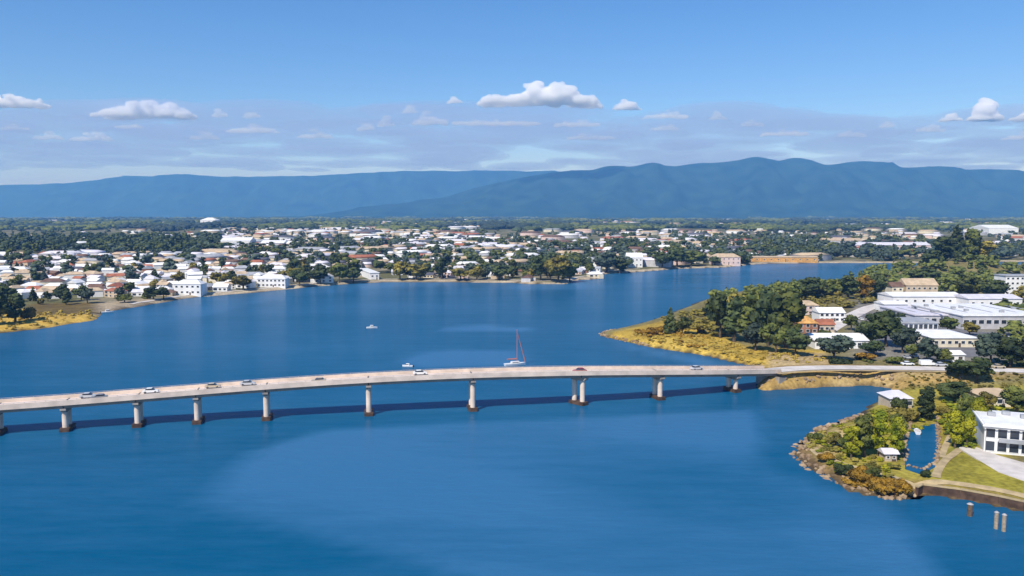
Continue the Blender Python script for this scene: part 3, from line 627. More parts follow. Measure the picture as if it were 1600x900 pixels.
# ---------------------------------------------------------------- trees placed one by one
T = tree_px
for a_ in [
    (1047, 521, 42, 20, 'conifer', 'foliage_dark', 'dark pointed pine standing alone near the tip of the wooded headland'),
    (1066, 522, 27, 24, 'broad', 'foliage_mid', 'small round tree just beside the lone pine on the headland'),
    (1090, 522, 24, 34, 'broad', 'foliage_olive', 'low olive tree between the lone pine and the headland wood'),
    (1022, 522, 12, 26, 'shrub', 'foliage_ochre', 'brown shrub on the narrow grassy tip of the wooded headland'),
    (1003, 523, 9, 22, 'shrub', 'foliage_ochre', 'low brown shrub closest to the pointed tip of the headland'),
    (1125, 528, 74, 46, 'broad', 'foliage_dark', 'dark rounded tree at the water end of the headland wood'),
    (1147, 534, 72, 42, 'tall', 'foliage_dark', 'second tree of the headland wood from its water end, dark and tall'),
    (1172, 536, 84, 48, 'tall', 'foliage_mid', 'tall mottled green tree in the middle of the headland wood'),
    (1200, 540, 92, 54, 'broad', 'foliage_dark', 'tallest broad tree of the headland wood'),
    (1228, 544, 90, 50, 'tall', 'foliage_mid', 'tall tree right of the tallest tree in the headland wood'),
    (1180, 548, 46, 40, 'broad', 'foliage_teal', 'lower grey green tree in front of the headland wood'),
    (1212, 552, 48, 44, 'broad', 'foliage_mid', 'front tree of the headland wood nearest the golden bank'),
    (1243, 556, 44, 38, 'broad', 'foliage_dark', 'small dark tree at the house end of the headland wood'),
    (1150, 500, 45, 40, 'broad', 'foliage_olive', 'olive tree at the back of the headland wood by the far water'),
    (1262, 468, 36, 46, 'broad', 'foliage_dark', 'very dark spreading tree behind the headland wood beside the far inlet'),
    (1238, 478, 40, 36, 'broad', 'foliage_mid', 'mid green tree just left of the very dark spreading tree'),
    (1300, 466, 32, 34, 'broad', 'foliage_mid', 'first tree of the olive row behind the terracotta house'),
    (1325, 467, 38, 30, 'tall', 'foliage_dark', 'second tree of the olive row behind the terracotta house'),
    (1350, 468, 40, 24, 'tall', 'foliage_ochre', 'golden brown tree in the olive row behind the terracotta house'),
    (1372, 467, 38, 32, 'broad', 'foliage_dark', 'dark last tree of the olive row, beside the beige gabled building'),
    (1330, 516, 26, 26, 'broad', 'foliage_mid', 'green tree between the white house and the curved road'),
    (1480, 520, 26, 28, 'broad', 'foliage_mid', 'green tree at the joint of the two long white halls'),
    (1515, 524, 22, 24, 'broad', 'foliage_olive', 'olive tree in front of the largest white roof'),
    (1405, 512, 24, 26, 'broad', 'foliage_dark', 'dark tree behind the large dark tree by the workshop'),
    (1245, 508, 26, 26, 'broad', 'foliage_olive', 'olive tree left of the pink walled house'),
    (1285, 534, 20, 24, 'broad', 'foliage_mid', 'small green tree in front of the terracotta house'),
    (1425, 560, 24, 22, 'broad', 'foliage_mid', 'green street tree below the glass-fronted building'),
    (1353, 540, 40, 40, 'broad', 'foliage_dark', 'dark round tree left of the glass-fronted building'),
    (1384, 542, 58, 58, 'broad', 'foliage_dark', 'large dark tree in front of the long white roofs'),
    (1410, 552, 42, 40, 'broad', 'foliage_teal', 'grey green tree below the glass-fronted building'),
    (1365, 556, 26, 38, 'broad', 'foliage_dark', 'low dark tree under the large dark tree by the road'),
    (1303, 563, 42, 48, 'broad', 'foliage_teal', 'dark bushy tree in front of the low white-roofed building'),
    (1313, 572, 14, 32, 'shrub', 'foliage_dark', 'low dark shrub beside the bridge approach road'),
    (1448, 566, 40, 36, 'broad', 'foliage_teal', 'rounded grey green tree left of the cream roofed hall'),
    (1475, 568, 24, 28, 'broad', 'foliage_mid', 'small tree right below the cream roofed hall'),
    (1500, 586, 34, 44, 'broad', 'foliage_dark', 'very dark tree touching the approach road at right'),
    (1527, 588, 44, 44, 'broad', 'foliage_dark', 'dark tree next to the very dark roadside tree'),
    (1548, 570, 52, 46, 'broad', 'foliage_teal', 'tall grey green tree right of the cream roofed hall'),
    (1578, 576, 50, 48, 'broad', 'foliage_dark', 'dark tree near the right edge above the approach road'),
    (1610, 578, 58, 50, 'broad', 'foliage_teal', 'grey green tree cut by the right edge above the approach road'),
    (1522, 468, 38, 46, 'broad', 'foliage_mid', 'green tree behind the long white roofs, left of the white flats'),
    (1550, 472, 36, 38, 'broad', 'foliage_dark', 'dark tree directly left of the white flats'),
    (1595, 478, 34, 32, 'broad', 'foliage_olive', 'tree in front of the white flats at the right edge'),
    (1440, 446, 28, 40, 'broad', 'foliage_dark', 'dark tree behind the beige gabled building'),
    (1490, 462, 30, 44, 'broad', 'foliage_mid', 'green tree between the beige gabled building and the white flats'),
    (1352, 562, 12, 34, 'shrub', 'foliage_ochre', 'brown shrub on the verge of the approach road'),
    (1397, 568, 12, 26, 'shrub', 'foliage_mid', 'low green shrub beside the white cars on the approach road'),
]: T(*a_)
for a_ in [
    (1470, 436, 68, 30, 'tall', 'foliage_dark', 'left tree of the tall group on the knoll'),
    (1492, 432, 82, 30, 'conifer', 'foliage_dark', 'tallest dark pine of the tall group on the knoll'),
    (1514, 432, 76, 30, 'tall', 'foliage_mid', 'olive gum tree right of the tallest pine on the knoll'),
    (1537, 436, 60, 32, 'tall', 'foliage_olive', 'rightmost lower gum tree of the tall group on the knoll'),
    (1455, 440, 50, 28, 'broad', 'foliage_dark', 'low dark tree at the left foot of the knoll'),
]:
    u, v, h, w, k, lf, lb = a_
    x, y = P(u, 432, 0); z = hz(x, y); vt = v - h; Ht = z_at(y, vt) - z
    tree_at(x, y, z, Ht, w * y / FPX, k, lf, 'mid', 'gum_tree' if k == 'tall' else 'pine_tree' if k == 'conifer' else 'broadleaf_tree', lb, 'tree')
for a_ in [
    (1446, 657, 55, 22, 'column', 'foliage_dark', 'dark upright poplar beside the small pale-roofed house'),
    (1490, 628, 34, 48, 'broad', 'foliage_dark', 'round nearly black tree by the causeway end of the near headland'),
    (1350, 714, 68, 32, 'tall', 'foliage_mid', 'tall green tree nearest the tip of the near headland'),
    (1372, 712, 74, 34, 'tall', 'foliage_bright', 'bright green tall tree between the tip and the pond'),
    (1402, 690, 46, 26, 'broad', 'foliage_mid', 'green tree right behind the blue pond'),
    (1366, 700, 40, 24, 'broad', 'foliage_olive', 'olive tree squeezed between the two tall headland trees'),
    (1492, 700, 60, 28, 'tall', 'foliage_bright', 'tall yellow green tree right of the blue pond'),
    (1398, 716, 66, 30, 'tall', 'foliage_bright', 'tall yellow green tree at the left bank of the blue pond'),
    (1330, 718, 54, 26, 'tall', 'foliage_bright', 'yellow green tree leaning over the headland tip'),
    (1510, 700, 62, 30, 'broad', 'foliage_bright', 'bright green tree in front of the white windowed building'),
    (1530, 682, 64, 34, 'broad', 'foliage_bright', 'bright green tree touching the white windowed building'),
    (1508, 660, 48, 30, 'broad', 'foliage_mid', 'green tree uphill of the two bright green trees'),
    (1540, 650, 40, 34, 'broad', 'foliage_olive', 'olive tree behind the white windowed building'),
    (1588, 650, 48, 44, 'broad', 'foliage_mid', 'full green tree behind the right end of the white windowed building'),
    (1305, 700, 26, 26, 'broad', 'foliage_olive', 'small olive tree on the bouldery headland tip'),
    (1322, 706, 30, 22, 'broad', 'foliage_mid', 'small green tree second from the headland tip'),
    (1272, 690, 16, 24, 'shrub', 'foliage_mid', 'green shrub over the boulders at the headland tip'),
    (1290, 722, 13, 26, 'shrub', 'foliage_ochre', 'ochre shrub on the near side of the headland tip'),
    (1318, 742, 16, 30, 'shrub', 'foliage_dark', 'dark shrub halfway along the boulder bank'),
    (1345, 762, 24, 36, 'shrub', 'foliage_ochre', 'first large ochre bush over the boulder bank'),
    (1378, 774, 26, 38, 'shrub', 'foliage_ochre', 'large golden bush overhanging the water in the middle'),
    (1406, 774, 26, 34, 'shrub', 'foliage_ochre', 'last golden bush before the sea wall'),
    (1360, 745, 16, 34, 'shrub', 'foliage_mid', 'green shrub behind the first large ochre bush'),
    (1446, 745, 12, 18, 'shrub', 'foliage_dark', 'small dark shrub at the lower corner of the pond'),
    (1405, 640, 20, 22, 'shrub', 'foliage_dark', 'dark shrub in front of the small pale-roofed house'),
    (1420, 658, 20, 34, 'shrub', 'foliage_olive', 'olive shrub below the small pale-roofed house'),
    (1476, 650, 16, 26, 'shrub', 'foliage_olive', 'yellow green shrub right of the dark poplar'),
]: T(*a_, lod='near')
for a_ in [
    (-6, 508, 62, 48, 'broad', 'foliage_dark', 'big dark tree cut by the left edge of the picture'),
    (24, 503, 46, 30, 'tall', 'foliage_dark', 'dark tree beside the big one at the left edge'),
    (44, 500, 22, 24, 'shrub', 'foliage_olive', 'olive shrub at the foot of the left edge trees'),
    (-50, 510, 60, 50, 'broad', 'foliage_mid', 'green tree beyond the left edge of the golden shore'),
    (845, 441, 40, 34, 'broad', 'foliage_dark', 'dark big tree on the far point, left of the golden one'),
    (872, 443, 44, 42, 'broad', 'foliage_olive', 'big golden olive tree on the far point jutting into the lake'),
    (890, 441, 32, 30, 'broad', 'foliage_mid', 'green tree at the right end of the far point'),
    (948, 427, 32, 38, 'broad', 'foliage_teal', 'dark bushy tree left of the bright white far house'),
    (968, 427, 26, 30, 'broad', 'foliage_dark', 'dark tree next to the bright white far house'),
    (1035, 419, 26, 38, 'broad', 'foliage_dark', 'left dark tree of the far round clump right of the bright white house'),
    (1058, 419, 30, 40, 'broad', 'foliage_dark', 'middle dark tree of the far round clump'),
    (1080, 418, 25, 34, 'broad', 'foliage_mid', 'right tree of the far round clump'),
    (1117, 416, 14, 22, 'broad', 'foliage_dark', 'small dark tree in front of the pink far houses'),
    (240, 470, 22, 26, 'broad', 'foliage_dark', 'dark tree on the left shore near the wide white house'),
    (256, 468, 20, 22, 'broad', 'foliage_dark', 'dark tree touching the wide white shore house'),
    (195, 473, 14, 26, 'broad', 'foliage_mid', 'round tree behind the sandy landing'),
    (380, 456, 24, 34, 'broad', 'foliage_olive', 'olive tree on the shore left of the white row'),
    (468, 449, 26, 26, 'broad', 'foliage_dark', 'dark tree framed by the white row houses'),
    (500, 446, 30, 30, 'broad', 'foliage_dark', 'dark tree right of the white row houses'),
    (530, 444, 32, 26, 'broad', 'foliage_mid', 'green tree left of the slanting white hall'),
    (552, 443, 26, 28, 'broad', 'foliage_dark', 'dark tree touching the slanting white hall'),
    (625, 440, 30, 30, 'broad', 'foliage_olive', 'olive tree right of the slanting white hall'),
    (650, 440, 26, 34, 'broad', 'foliage_olive', 'second olive tree right of the slanting white hall'),
    (690, 439, 36, 26, 'broad', 'foliage_dark', 'dark tall tree midway along the far shore'),
    (720, 440, 20, 32, 'broad', 'foliage_olive', 'golden tree midway along the far shore'),
    (745, 440, 22, 28, 'broad', 'foliage_olive', 'olive brown tree left of the pink gabled houses'),
    (780, 440, 24, 30, 'broad', 'foliage_dark', 'dark tree in front of the pink gabled houses'),
]: T(*a_)

# ---------------------------------------------------------------- buildings placed one by one
B = block; rg0 = random.Random(3)
SH = [B('shopping_hall', 'long white flat-roofed hall, the largest roof near the right edge', 'building', 1568, 514, 130, 6.6, 52, 'wall_grey', 'roof_white', nx=11, nz=1, win=(2.8, 2.2)),
  B('shopping_hall', 'white flat-roofed hall joined left of the largest roof', 'building', 1465, 509, 72, 5.4, 40, 'wall_grey', 'roof_lavender', nx=6, nz=1, win=(2.8, 2.2)),
  B('supermarket', 'pale lavender roofed hall upslope between the white hall and trees', 'building', 1555, 482, 84, 6, 22, 'wall_white', 'roof_lavender', 'gable', 2, nx=6, nz=1),
  B('workshop', 'small white-roofed workshop beside the curved road', 'building', 1400, 487, 36, 4.4, 14, 'wall_white', 'roof_white', 'gable', 1.6, nx=4, nz=1)]
for o_, w_, d_, h_ in ((SH[0], 34, 22, 6.6), (SH[1], 18, 16, 5.4)):
    for q_ in range(6): put('roof_unit', MB().box(-1.1, 1.1, -.8, .8, 0, 1.1).mesh('roof_unit', .08), 'roof_grey', o_, (rg0.uniform(-w_, w_) * .6, rg0.uniform(-d_, d_) * .8, h_ + .62))
    for q_ in range(5): put('skylight', MB().box(-.6, .6, -d_ * .7, d_ * .7, 0, .12).mesh('skylight'), 'roof_grey', o_, ((q_ - 2) * w_ * .38, 0, h_ + .625))
B('warehouse', 'white low-pitched hall behind the longest white roof', 'building', 1450, 478, 110, 6, 22, 'wall_white', 'roof_white', 'gable', 2, nx=8, nz=1)
B('glass_fronted_building', 'blue grey glass-fronted building behind the large dark tree', 'building', 1434, 528, 62, 7, 18, 'wall_grey', 'roof_grey', nx=8, nz=2, win=(2, 2.4))
B('cream_hall', 'cream-roofed hall alone in front of the long white hall', 'building', 1494, 543, 74, 4.2, 26, 'wall_cream', 'roof_white', 'hip', 1.8, nx=7, nz=1)
B('terracotta_house', 'terracotta and orange roofed house at the end of the headland wood', 'house', 1262, 521, 32, 5, 10, 'wall_brick', 'roof_orange', 'hip', 3.0, nx=3, nz=2)
B('terracotta_house', 'smaller brick house with brown roof right of the terracotta one', 'house', 1292, 520, 24, 4, 9, 'wall_beige', 'roof_red', 'gable', 2.4, nx=3, nz=1)
B('white_house', 'white house right behind the terracotta house', 'house', 1300, 503, 40, 5, 11, 'wall_white', 'roof_white', 'gable', 2.5, nx=5, nz=2)
B('pink_roofed_house', 'pink walled house upslope of the terracotta house', 'house', 1262, 492, 34, 5.5, 10, 'wall_pink', 'roof_tan', 'hip', 2.5, nx=4, nz=2)
B('low_office', 'low building with wide white roof in front of the terracotta house', 'building', 1315, 545, 84, 3.6, 16, 'wall_white', 'roof_white', 'gable', 2.2, nx=9, nz=1)
B('gabled_building', 'beige gabled building with brown roof on the rise behind the road', 'building', 1440, 466, 50, 9, 14, 'wall_beige', 'roof_tan', 'gable', 4.5, nx=6, nz=2)
B('small_cream_house', 'narrow cream house left of the beige gabled building', 'house', 1402, 466, 18, 8, 10, 'wall_cream', 'roof_brown', 'gable', 3, nx=2, nz=2)
B('white_flats', 'white block of flats at the right edge behind the long roofs', 'building', 1600, 462, 60, 14, 14, 'wall_white', 'roof_grey', nx=8, nz=4)
B('roadside_shed', 'small white shed by the road between two dark trees', 'shed', 1494, 566, 26, 3, 8, 'wall_white', 'roof_white', 'gable', 1.2, nx=2, nz=1)
B('waterside_house', 'small beige house with pale roof on the near headland beside the dark poplar', 'house', 1408, 638, 34, 3.0, 8, 'wall_beige', 'roof_lavender', 'hip', 1.8, nx=4, nz=1)
B('white_windowed_building', 'white two-storey building with dark windows at the right edge', 'building', 1605, 714, 118, 6.6, 16, 'wall_white', 'roof_white', nx=7, nz=2, win=(2.15, 2.6), rz=-.38)
wb_ = [o_ for o_ in bpy.data.objects if o_.name == 'white_windowed_building'][0]
for q_ in range(4): put('roof_unit', MB().box(-.9, .9, -.7, .7, 0, .9).mesh('roof_unit', .06), 'roof_grey', wb_, (-6 + q_ * 3.6, 1.5 + (q_ % 2) * 2.4, 7.25))
put('balcony', MB().box(-6, 6, -9.4, -8.05, 3.15, 3.3).box(-6, 6, -9.4, -9.35, 3.301, 4.1).mesh('balcony'), 'roof_grey', wb_)
put('gutter', MB().box(-118 * PG(1605, 714)[1] / FPX / 2 - .4, 118 * PG(1605, 714)[1] / FPX / 2 + .4, -8.75, -8.55, 6.25, 6.45).mesh('gutter'), 'roof_grey', wb_)
ww_ = 118 * PG(1605, 714)[1] / FPX / 2
for q_ in (-ww_ + .3, ww_ - .3): put('downpipe', MB().tube((q_, -8.12, 0), (q_, -8.12, 6.3), .08, .08, 6).mesh('downpipe'), 'metal_grey', wb_)
B('pale_pavilion', 'pale low pavilion near the causeway at the right edge', 'building', 1562, 636, 56, 3.4, 9, 'wall_cream', 'roof_tan', 'hip', 1.6, nx=5, nz=1)
B('garden_shed', 'small pale grey shed between the tall headland trees and court', 'shed', 1392, 721, 19, 1.9, 3, 'wall_beige', 'roof_lavender', 'gable', 1.0, nx=2, nz=1, win=(.8, .8))
B('waterfront_house', 'wide white waterfront house on the left shore next to dark trees', 'house', 293, 464, 42, 8, 12, 'wall_white', 'roof_white', 'hip', 3, nx=5, nz=2)
B('white_row_houses', 'long white row of houses on the shore left of the olive trees', 'row houses', 424, 452, 44, 7, 12, 'wall_white', 'roof_white', 'hip', 3, nx=7, nz=2)
B('slanting_hall', 'long slanting white-roofed hall running down to the far shore', 'building', 585, 440, 14, 6, 60, 'wall_white', 'roof_white', 'flat', 2, nx=2, nz=1, rz=.35)
B('white_hall', 'bright white gabled house on the far shore right of the point', 'house', 992, 418, 24, 11, 16, 'wall_white', 'roof_white', 'gable', 5, nx=4, nz=2)
B('boat_shed', 'long tan shed standing on the water at the far inlet', 'shed', 1222, 411, 112, 5.5, 14, 'roof_orange', 'roof_tan', 'gable', 1.5, nx=10, nz=1)
B('pink_hall', 'pink-cream hall left of the long tan shed', 'building', 1135, 414, 44, 9, 16, 'wall_pink', 'roof_tan', 'hip', 4, nx=6, nz=2)
B('factory', 'long pale factory roofs beyond the inlet at right', 'factory', 1395, 392, 118, 9, 30, 'wall_pink', 'roof_lavender', 'gable', 4, nx=12, nz=1)
B('factory', 'low pale factory left of the longer one beyond the inlet', 'factory', 1318, 383, 60, 8, 30, 'wall_grey', 'roof_tan', 'gable', 4, nx=8, nz=1)
B('white_tank_hall', 'lone white hall far back on the plain at left', 'building', 325, 351, 24, 22, 60, 'wall_white', 'roof_white', 'hip', 12, nx=0, nz=0)
B('distribution_hall', 'blue-white roofed hall far back at the right edge', 'building', 1568, 366, 46, 16, 90, 'wall_white', 'roof_white', 'gable', 8, nx=0, nz=0)
B('long_hall', 'long blue-white hall behind the dark wood at left centre', 'building', 368, 386, 46, 10, 30, 'wall_white', 'roof_white', 'gable', 5, nx=8, nz=1)
B('long_hall', 'second long white hall right of the blue-white one', 'building', 425, 388, 36, 8, 30, 'wall_grey', 'roof_white', 'gable', 4, nx=6, nz=1)

# ---------------------------------------------------------------- the town on the far shore, house by house
fs = np.array(FAR_SHORE)
def dens(u, v):
    if u < 240 and v > 466: return .12
    if u < 330 and v < 398: return .03
    if u < 430: return .95 if v > 402 else .2
    if u < 620: return .30 if v > 425 else .62
    if u < 830: return .55
    if u < 1000: return .32
    if u < 1175: return .40
    return .1
rng = random.Random(11)
H_, Tt_ = [], []
def clear(x, y, r, lst): return all((x - a_) ** 2 + (y - b_) ** 2 > (r + c_ * .9) ** 2 for a_, b_, c_ in lst)
row = 0; dist = 14.0
while dist < 640:
    u = -70.0
    while u < 1300:
        v0 = float(np.interp(u, fs[:, 0], fs[:, 1])); x0, y0 = P(u, v0)
        s = (math.hypot(x0, y0) + dist + rng.uniform(-5, 5)) / math.hypot(x0, y0); x, y = x0 * s, y0 * s
        z = hz(x, y); uu, vv = pix(x, y, z); du = rng.uniform(13.5, 18) / y * FPX
        if z > .9 and not (uu < 175 and vv > 474) and not (972 < uu < 1012 and vv > 410) and not (556 < uu < 612 and vv > 418):
            if rng.random() < dens(uu, vv):
                if clear(x, y, 6.5, HOUSES) and clear(x, y, 4, TREES): H_.append((x, y, z, row, uu)); HOUSES.append((x, y, 6.5))
            elif rng.random() < .8 and clear(x, y, 4, HOUSES) and clear(x, y, 3, TREES): Tt_.append((x, y, z, row, uu))
        # garden tree in the gap
        if rng.random() < (.25 if u < 430 else .42) and not (965 < u < 1015 and dist < 60) and not (550 < u < 610 and dist < 110):
            xx, y_ = x + rng.uniform(8, 12), y + rng.uniform(-6, 6)
            if hz(xx, y_) > .9 and clear(xx, y_, 3, HOUSES) and clear(xx, y_, 3, TREES): Tt_.append((xx, y_, hz(xx, y_), row, pix(xx, y_, z)[0]))
        u += du
    row += 1; dist += 19 if dist < 200 else 27
print('houses', len(H_), 'trees', len(Tt_), 'single trees', len(TREES))
H_.sort(key=lambda q: q[1]); Tt_.sort(key=lambda q: q[1])
MAXH, MAXT = 268, 205
Hn, Hf = H_[:MAXH], H_[MAXH:]
Tn, Tf = Tt_[:MAXT], Tt_[MAXT:]
CN = {'wall_white': 'white', 'wall_cream': 'cream', 'wall_pink': 'pinkish', 'wall_beige': 'beige', 'wall_grey': 'grey', 'wall_brick': 'brick',
      'roof_white': 'white', 'roof_grey': 'grey', 'roof_tan': 'tan', 'roof_brown': 'brown', 'roof_red': 'red', 'roof_dark': 'dark', 'roof_lavender': 'pale grey'}
def rowname(r): return 'waterfront row' if r == 0 else f'{ordinal(r + 1)} row back from the water'
byrow = {}
for q in Hn: byrow.setdefault(q[3], []).append(q)
for r in sorted(byrow):
    for k, (x, y, z, r_, u) in enumerate(sorted(byrow[r], key=lambda q: q[4])):
        i = rng.randrange(6); wall = rng.choices(WALLS, (6, 5, 4, 3, 1.2, 1))[0]; roof = rng.choices(ROOFS, (3, 2.2, 5, 2.6, 1.8, 1, 2.5))[0]
        if u < 450 and rng.random() < .55: wall = 'wall_white'; roof = rng.choice(['roof_white', 'roof_lavender', 'roof_white', 'roof_tan'])
        o = house(x, y, z, rng.uniform(-.5, .5) + (math.pi / 2 if rng.random() < .2 else 0), i, wall, roof, rng.uniform(.72, 1.0), windows=r < 4)
        tag(o, f"{CN[wall]} house with {CN[roof]} roof, {ordinal(k + 1)} from left in the {'waterfront row' if r == 0 else ordinal(r + 1) + ' row from the water'}"[:160], 'house', 'houses of the town on the far shore')
byrow = {}
for q in Tn: byrow.setdefault(q[3], []).append(q)
for r in sorted(byrow):
    for k, (x, y, z, r_, u) in enumerate(sorted(byrow[r], key=lambda q: q[4])):
        kd = rng.choices(['broad', 'tall', 'conifer', 'shrub'], (6, 2, 1, 1.4))[0]; lf = rng.choices(['foliage_dark', 'foliage_mid', 'foliage_olive', 'foliage_teal'], (5, 3, 2, 2))[0]
        H = rng.uniform(7, 13) if kd != 'shrub' else rng.uniform(3, 5); w = H * rng.uniform(.75, 1.1) * (.7 if kd in ('tall', 'conifer') else 1)
        nm = {'broad': 'broadleaf_tree', 'tall': 'gum_tree', 'conifer': 'pine_tree', 'shrub': 'shrub'}[kd]
        tree_at(x, y, z, H, w, kd, lf, 'far', nm, f"{ {'foliage_dark': 'dark', 'foliage_mid': 'green', 'foliage_olive': 'olive', 'foliage_teal': 'grey green'}[lf]} {'shrub' if kd == 'shrub' else 'pointed tree' if kd == 'conifer' else 'tall tree' if kd == 'tall' else 'round tree'}, {ordinal(k + 1)} garden tree from left in the {'waterfront row' if r == 0 else ordinal(r + 1) + ' row from the water'}",
                'shrub' if kd == 'shrub' else 'tree', 'garden trees of the town on the far shore')

# ---------------------------------------------------------------- beyond: woods and town as masses
def joined(name, meshes, places, m, kind='stuff', parent=None):
    """places: (mesh index, x, y, z, sx, sz, rot)"""
    data = []
    for V, Fs in meshes: data.append((V, Fs))
    VV, FF = [], {3: [], 4: []}; off = 0
    for i, x, y, z, sx, sz, ro in places:
        V, Fs = data[i]; c, s = math.cos(ro), math.sin(ro)
        q = np.stack([(V[:, 0] * c - V[:, 1] * s) * sx + x, (V[:, 0] * s + V[:, 1] * c) * sx + y, V[:, 2] * sz + z], 1)
        VV.append(q)
        for F in Fs: FF[F.shape[1]].append(F + off)
        off += len(V)
    if not VV: return None
    me = mesh_np(name, np.vstack(VV), [np.vstack(f) for f in FF.values() if f])
    return tag(put(name, me, m, parent), kind=kind)
LOW = []
for s in range(5):
    r_ = np.random.default_rng(40 + s); V, F, Vc, Fc, c = crown_arrays('broad' if s < 3 else 'tall' if s == 3 else 'conifer', r_, 34, .10)
    sel = r_.choice(len(c), 7, replace=False); nv = len(ICOV)
    Vc2 = np.vstack([(Vc[i * nv:(i + 1) * nv] - c[i]) * 1.35 + c[i] for i in sel]); Fc2 = np.vstack([ICOF + k * nv for k in range(len(sel))])
    V = np.vstack([V, Vc2]); LOW.append((V, [F, Fc2 + 34 * 4]))
def rand_scatter(n_, d0, d1, u0, u1, accept):
    out = []
    while len(out) < n_:
        y = d0 * (d1 / d0) ** rng.random(); u = rng.uniform(u0, u1); x = (u - 800) / FPX * y
        z = hz(x, y)
        if z > .9 and accept(u, y, x): out.append((x, y, z, u))
    return out
pl = {k: [] for k in ('foliage_dark', 'foliage_mid', 'foliage_teal')}
def addt(x, y, z, H=None):
    H = H or rng.uniform(8, 15) * (1 + max(0, y - 2500) / 9000); w = H * rng.uniform(.8, 1.2)
    pl[rng.choices(list(pl), (4, 2, 3))[0]].append((rng.randrange(5), x, y, z - .3, w / .78, H, rng.uniform(0, 6.28)))
for q in Tf: addt(*q[:3])
for x, y, z, u in rand_scatter(900, 700, 1400, -250, 1700, lambda u, y, x: (u > 1290 or u < 330 or rng.random() < .45) and sA[np.searchsorted(gy, y) - 1, np.searchsorted(gx, x) - 1] > 12): 
    if clear(x, y, 4, HOUSES): addt(x, y, z)
for x, y, z, u in rand_scatter(2900, 1300, 9000, -500, 2050, lambda u, y, x: math.sin(u * .021 + y * .003) + math.sin(y * .0071 + u * .007) > rng.uniform(-1.9, .7)): addt(x, y, z)
LOWW = []
for s in range(4):
    r_ = np.random.default_rng(80 + s); k = 40; a_ = r_.random(k) * 6.28; q = np.sqrt(r_.random(k)) 
    c = np.stack([np.cos(a_) * q, np.sin(a_) * q, .25 + .45 * r_.random(k)], 1); sx_ = .16
    Vc = (ICOV[None] * (sx_ * (.7 + .7 * r_.random(k)))[:, None, None] * np.array([1, 1, 2.2]) * (1 + .2 * r_.normal(size=(k, len(ICOV), 1))) + c[:, None]).reshape(-1, 3)
    LOWW.append((Vc, [(ICOF[None] + (np.arange(k) * len(ICOV))[:, None, None]).reshape(-1, 3)]))
for lf in pl: joined('far_woods', LOW, pl[lf], lf)
pw = []
for x, y, z, u in rand_scatter(560, 2400, 9000, -500, 2050, lambda u, y, x: math.sin(u * .017 + y * .002) + math.sin(y * .005) > rng.uniform(-2, .6)):
    w = rng.uniform(30, 90) * (1 + y / 7000); pw.append((rng.randrange(4), x, y, z - 1, w, rng.uniform(13, 18) * (1 + y / 14000), rng.uniform(0, 6.28)))
for k_, lf_ in enumerate(('foliage_teal', 'foliage_dark', 'foliage_mid')): joined('far_woods', LOWW, pw[k_::3], lf_)
# left dark wood (v 370-400, u 0-330)
pw = []
for x, y, z, u in rand_scatter(420, 1060, 1700, -250, 345, lambda u, y, x: True): pw.append((rng.randrange(5), x, y, z - .5, rng.uniform(14, 24), rng.uniform(11, 19), rng.uniform(0, 6.28)))
joined('far_woods', LOW, pw, 'foliage_dark')
# right bank dark wood beyond the inlet
pw = []
for x, y, z, u in rand_scatter(260, 990, 1400, 1280, 1900, lambda u, y, x: sA[np.searchsorted(gy, y) - 1, np.searchsorted(gx, x) - 1] > 10 and clear(x, y, 12, HOUSES)): pw.append((rng.randrange(5), x, y, z - .5, rng.uniform(14, 22), rng.uniform(10, 17), rng.uniform(0, 6.28)))
joined('far_woods', LOW, pw, 'foliage_teal')
# woods filling the right side land behind the roofs
pw = []
for k in range(520):
    u = rng.uniform(1290, 2000); v = rng.uniform(447 if u < 1345 else 430, 466) if u < 1560 else rng.uniform(424, 560)
    x, y, z = PG(u, v)
    if clear(x, y, 6, HOUSES) and hz(x, y) > .9 and not (u < 1380 and v > 450): pw.append((rng.randrange(5), x, y, z - .5, rng.uniform(9, 14), rng.uniform(6, 11), rng.uniform(0, 6.28)))
for k in range(150):
    x, y = kx + rng.gauss(0, 62), ky + rng.gauss(0, 40)
    if hz(x, y) > .9 and clear(x, y, 5, HOUSES): pw.append((rng.randrange(5), x, y, hz(x, y) - .5, rng.uniform(9, 14), rng.uniform(6, 10), rng.uniform(0, 6.28)))
for k in range(110):
    t_ = rng.random(); u = 1110 + 220 * t_; v = np.interp(u, [1110, 1160, 1230, 1290, 1330], [472, 461, 453, 449, 443]) + rng.uniform(-1, 14)
    x, y, z = PG(u, v)
    if hz(x, y) > .8 and clear(x, y, 4, HOUSES): pw.append((rng.randrange(5), x, y, z - .5, rng.uniform(7, 12), rng.uniform(5, 10), rng.uniform(0, 6.28)))
joined('background_woods', LOW, pw, 'foliage_mid')

def scrub(name, px, n_, m_, size, z=2.0):
    w_ = W(px, z); lo, hi = w_.min(0), w_.max(0); out = []; tr = 0
    while len(out) < n_ and tr < n_ * 30:
        tr += 1; x, y = rng.uniform(lo[0], hi[0]), rng.uniform(lo[1], hi[1])
        if sdist(np.array([x]), np.array([y]), w_)[0] > 0 and hz(x, y) > .5 and clear(x, y, 1, HOUSES):
            s_ = rng.uniform(*size) * (.5 + rng.random()); out.append((rng.randrange(3), x, y, hz(x, y) - s_ * .25, s_ * 1.9, s_, rng.uniform(0, 6.28)))
    joined(name, LOW, out, m_)
mat('grass_gold', (0.28, 0.19, 0.03), 0.9, col2=(0.52, 0.40, 0.09), scale=0.3, spec=.1)
scrub('dry_grass', [(985, 520), (1060, 508), (1130, 535), (1290, 556), (1290, 566), (1190, 570), (1100, 553), (1010, 540)], 420, 'grass_gold', (.5, 1.2))
scrub('dry_grass', [(-60, 495), (150, 484), (150, 500), (-60, 525)], 160, 'grass_gold', (.8, 1.6))
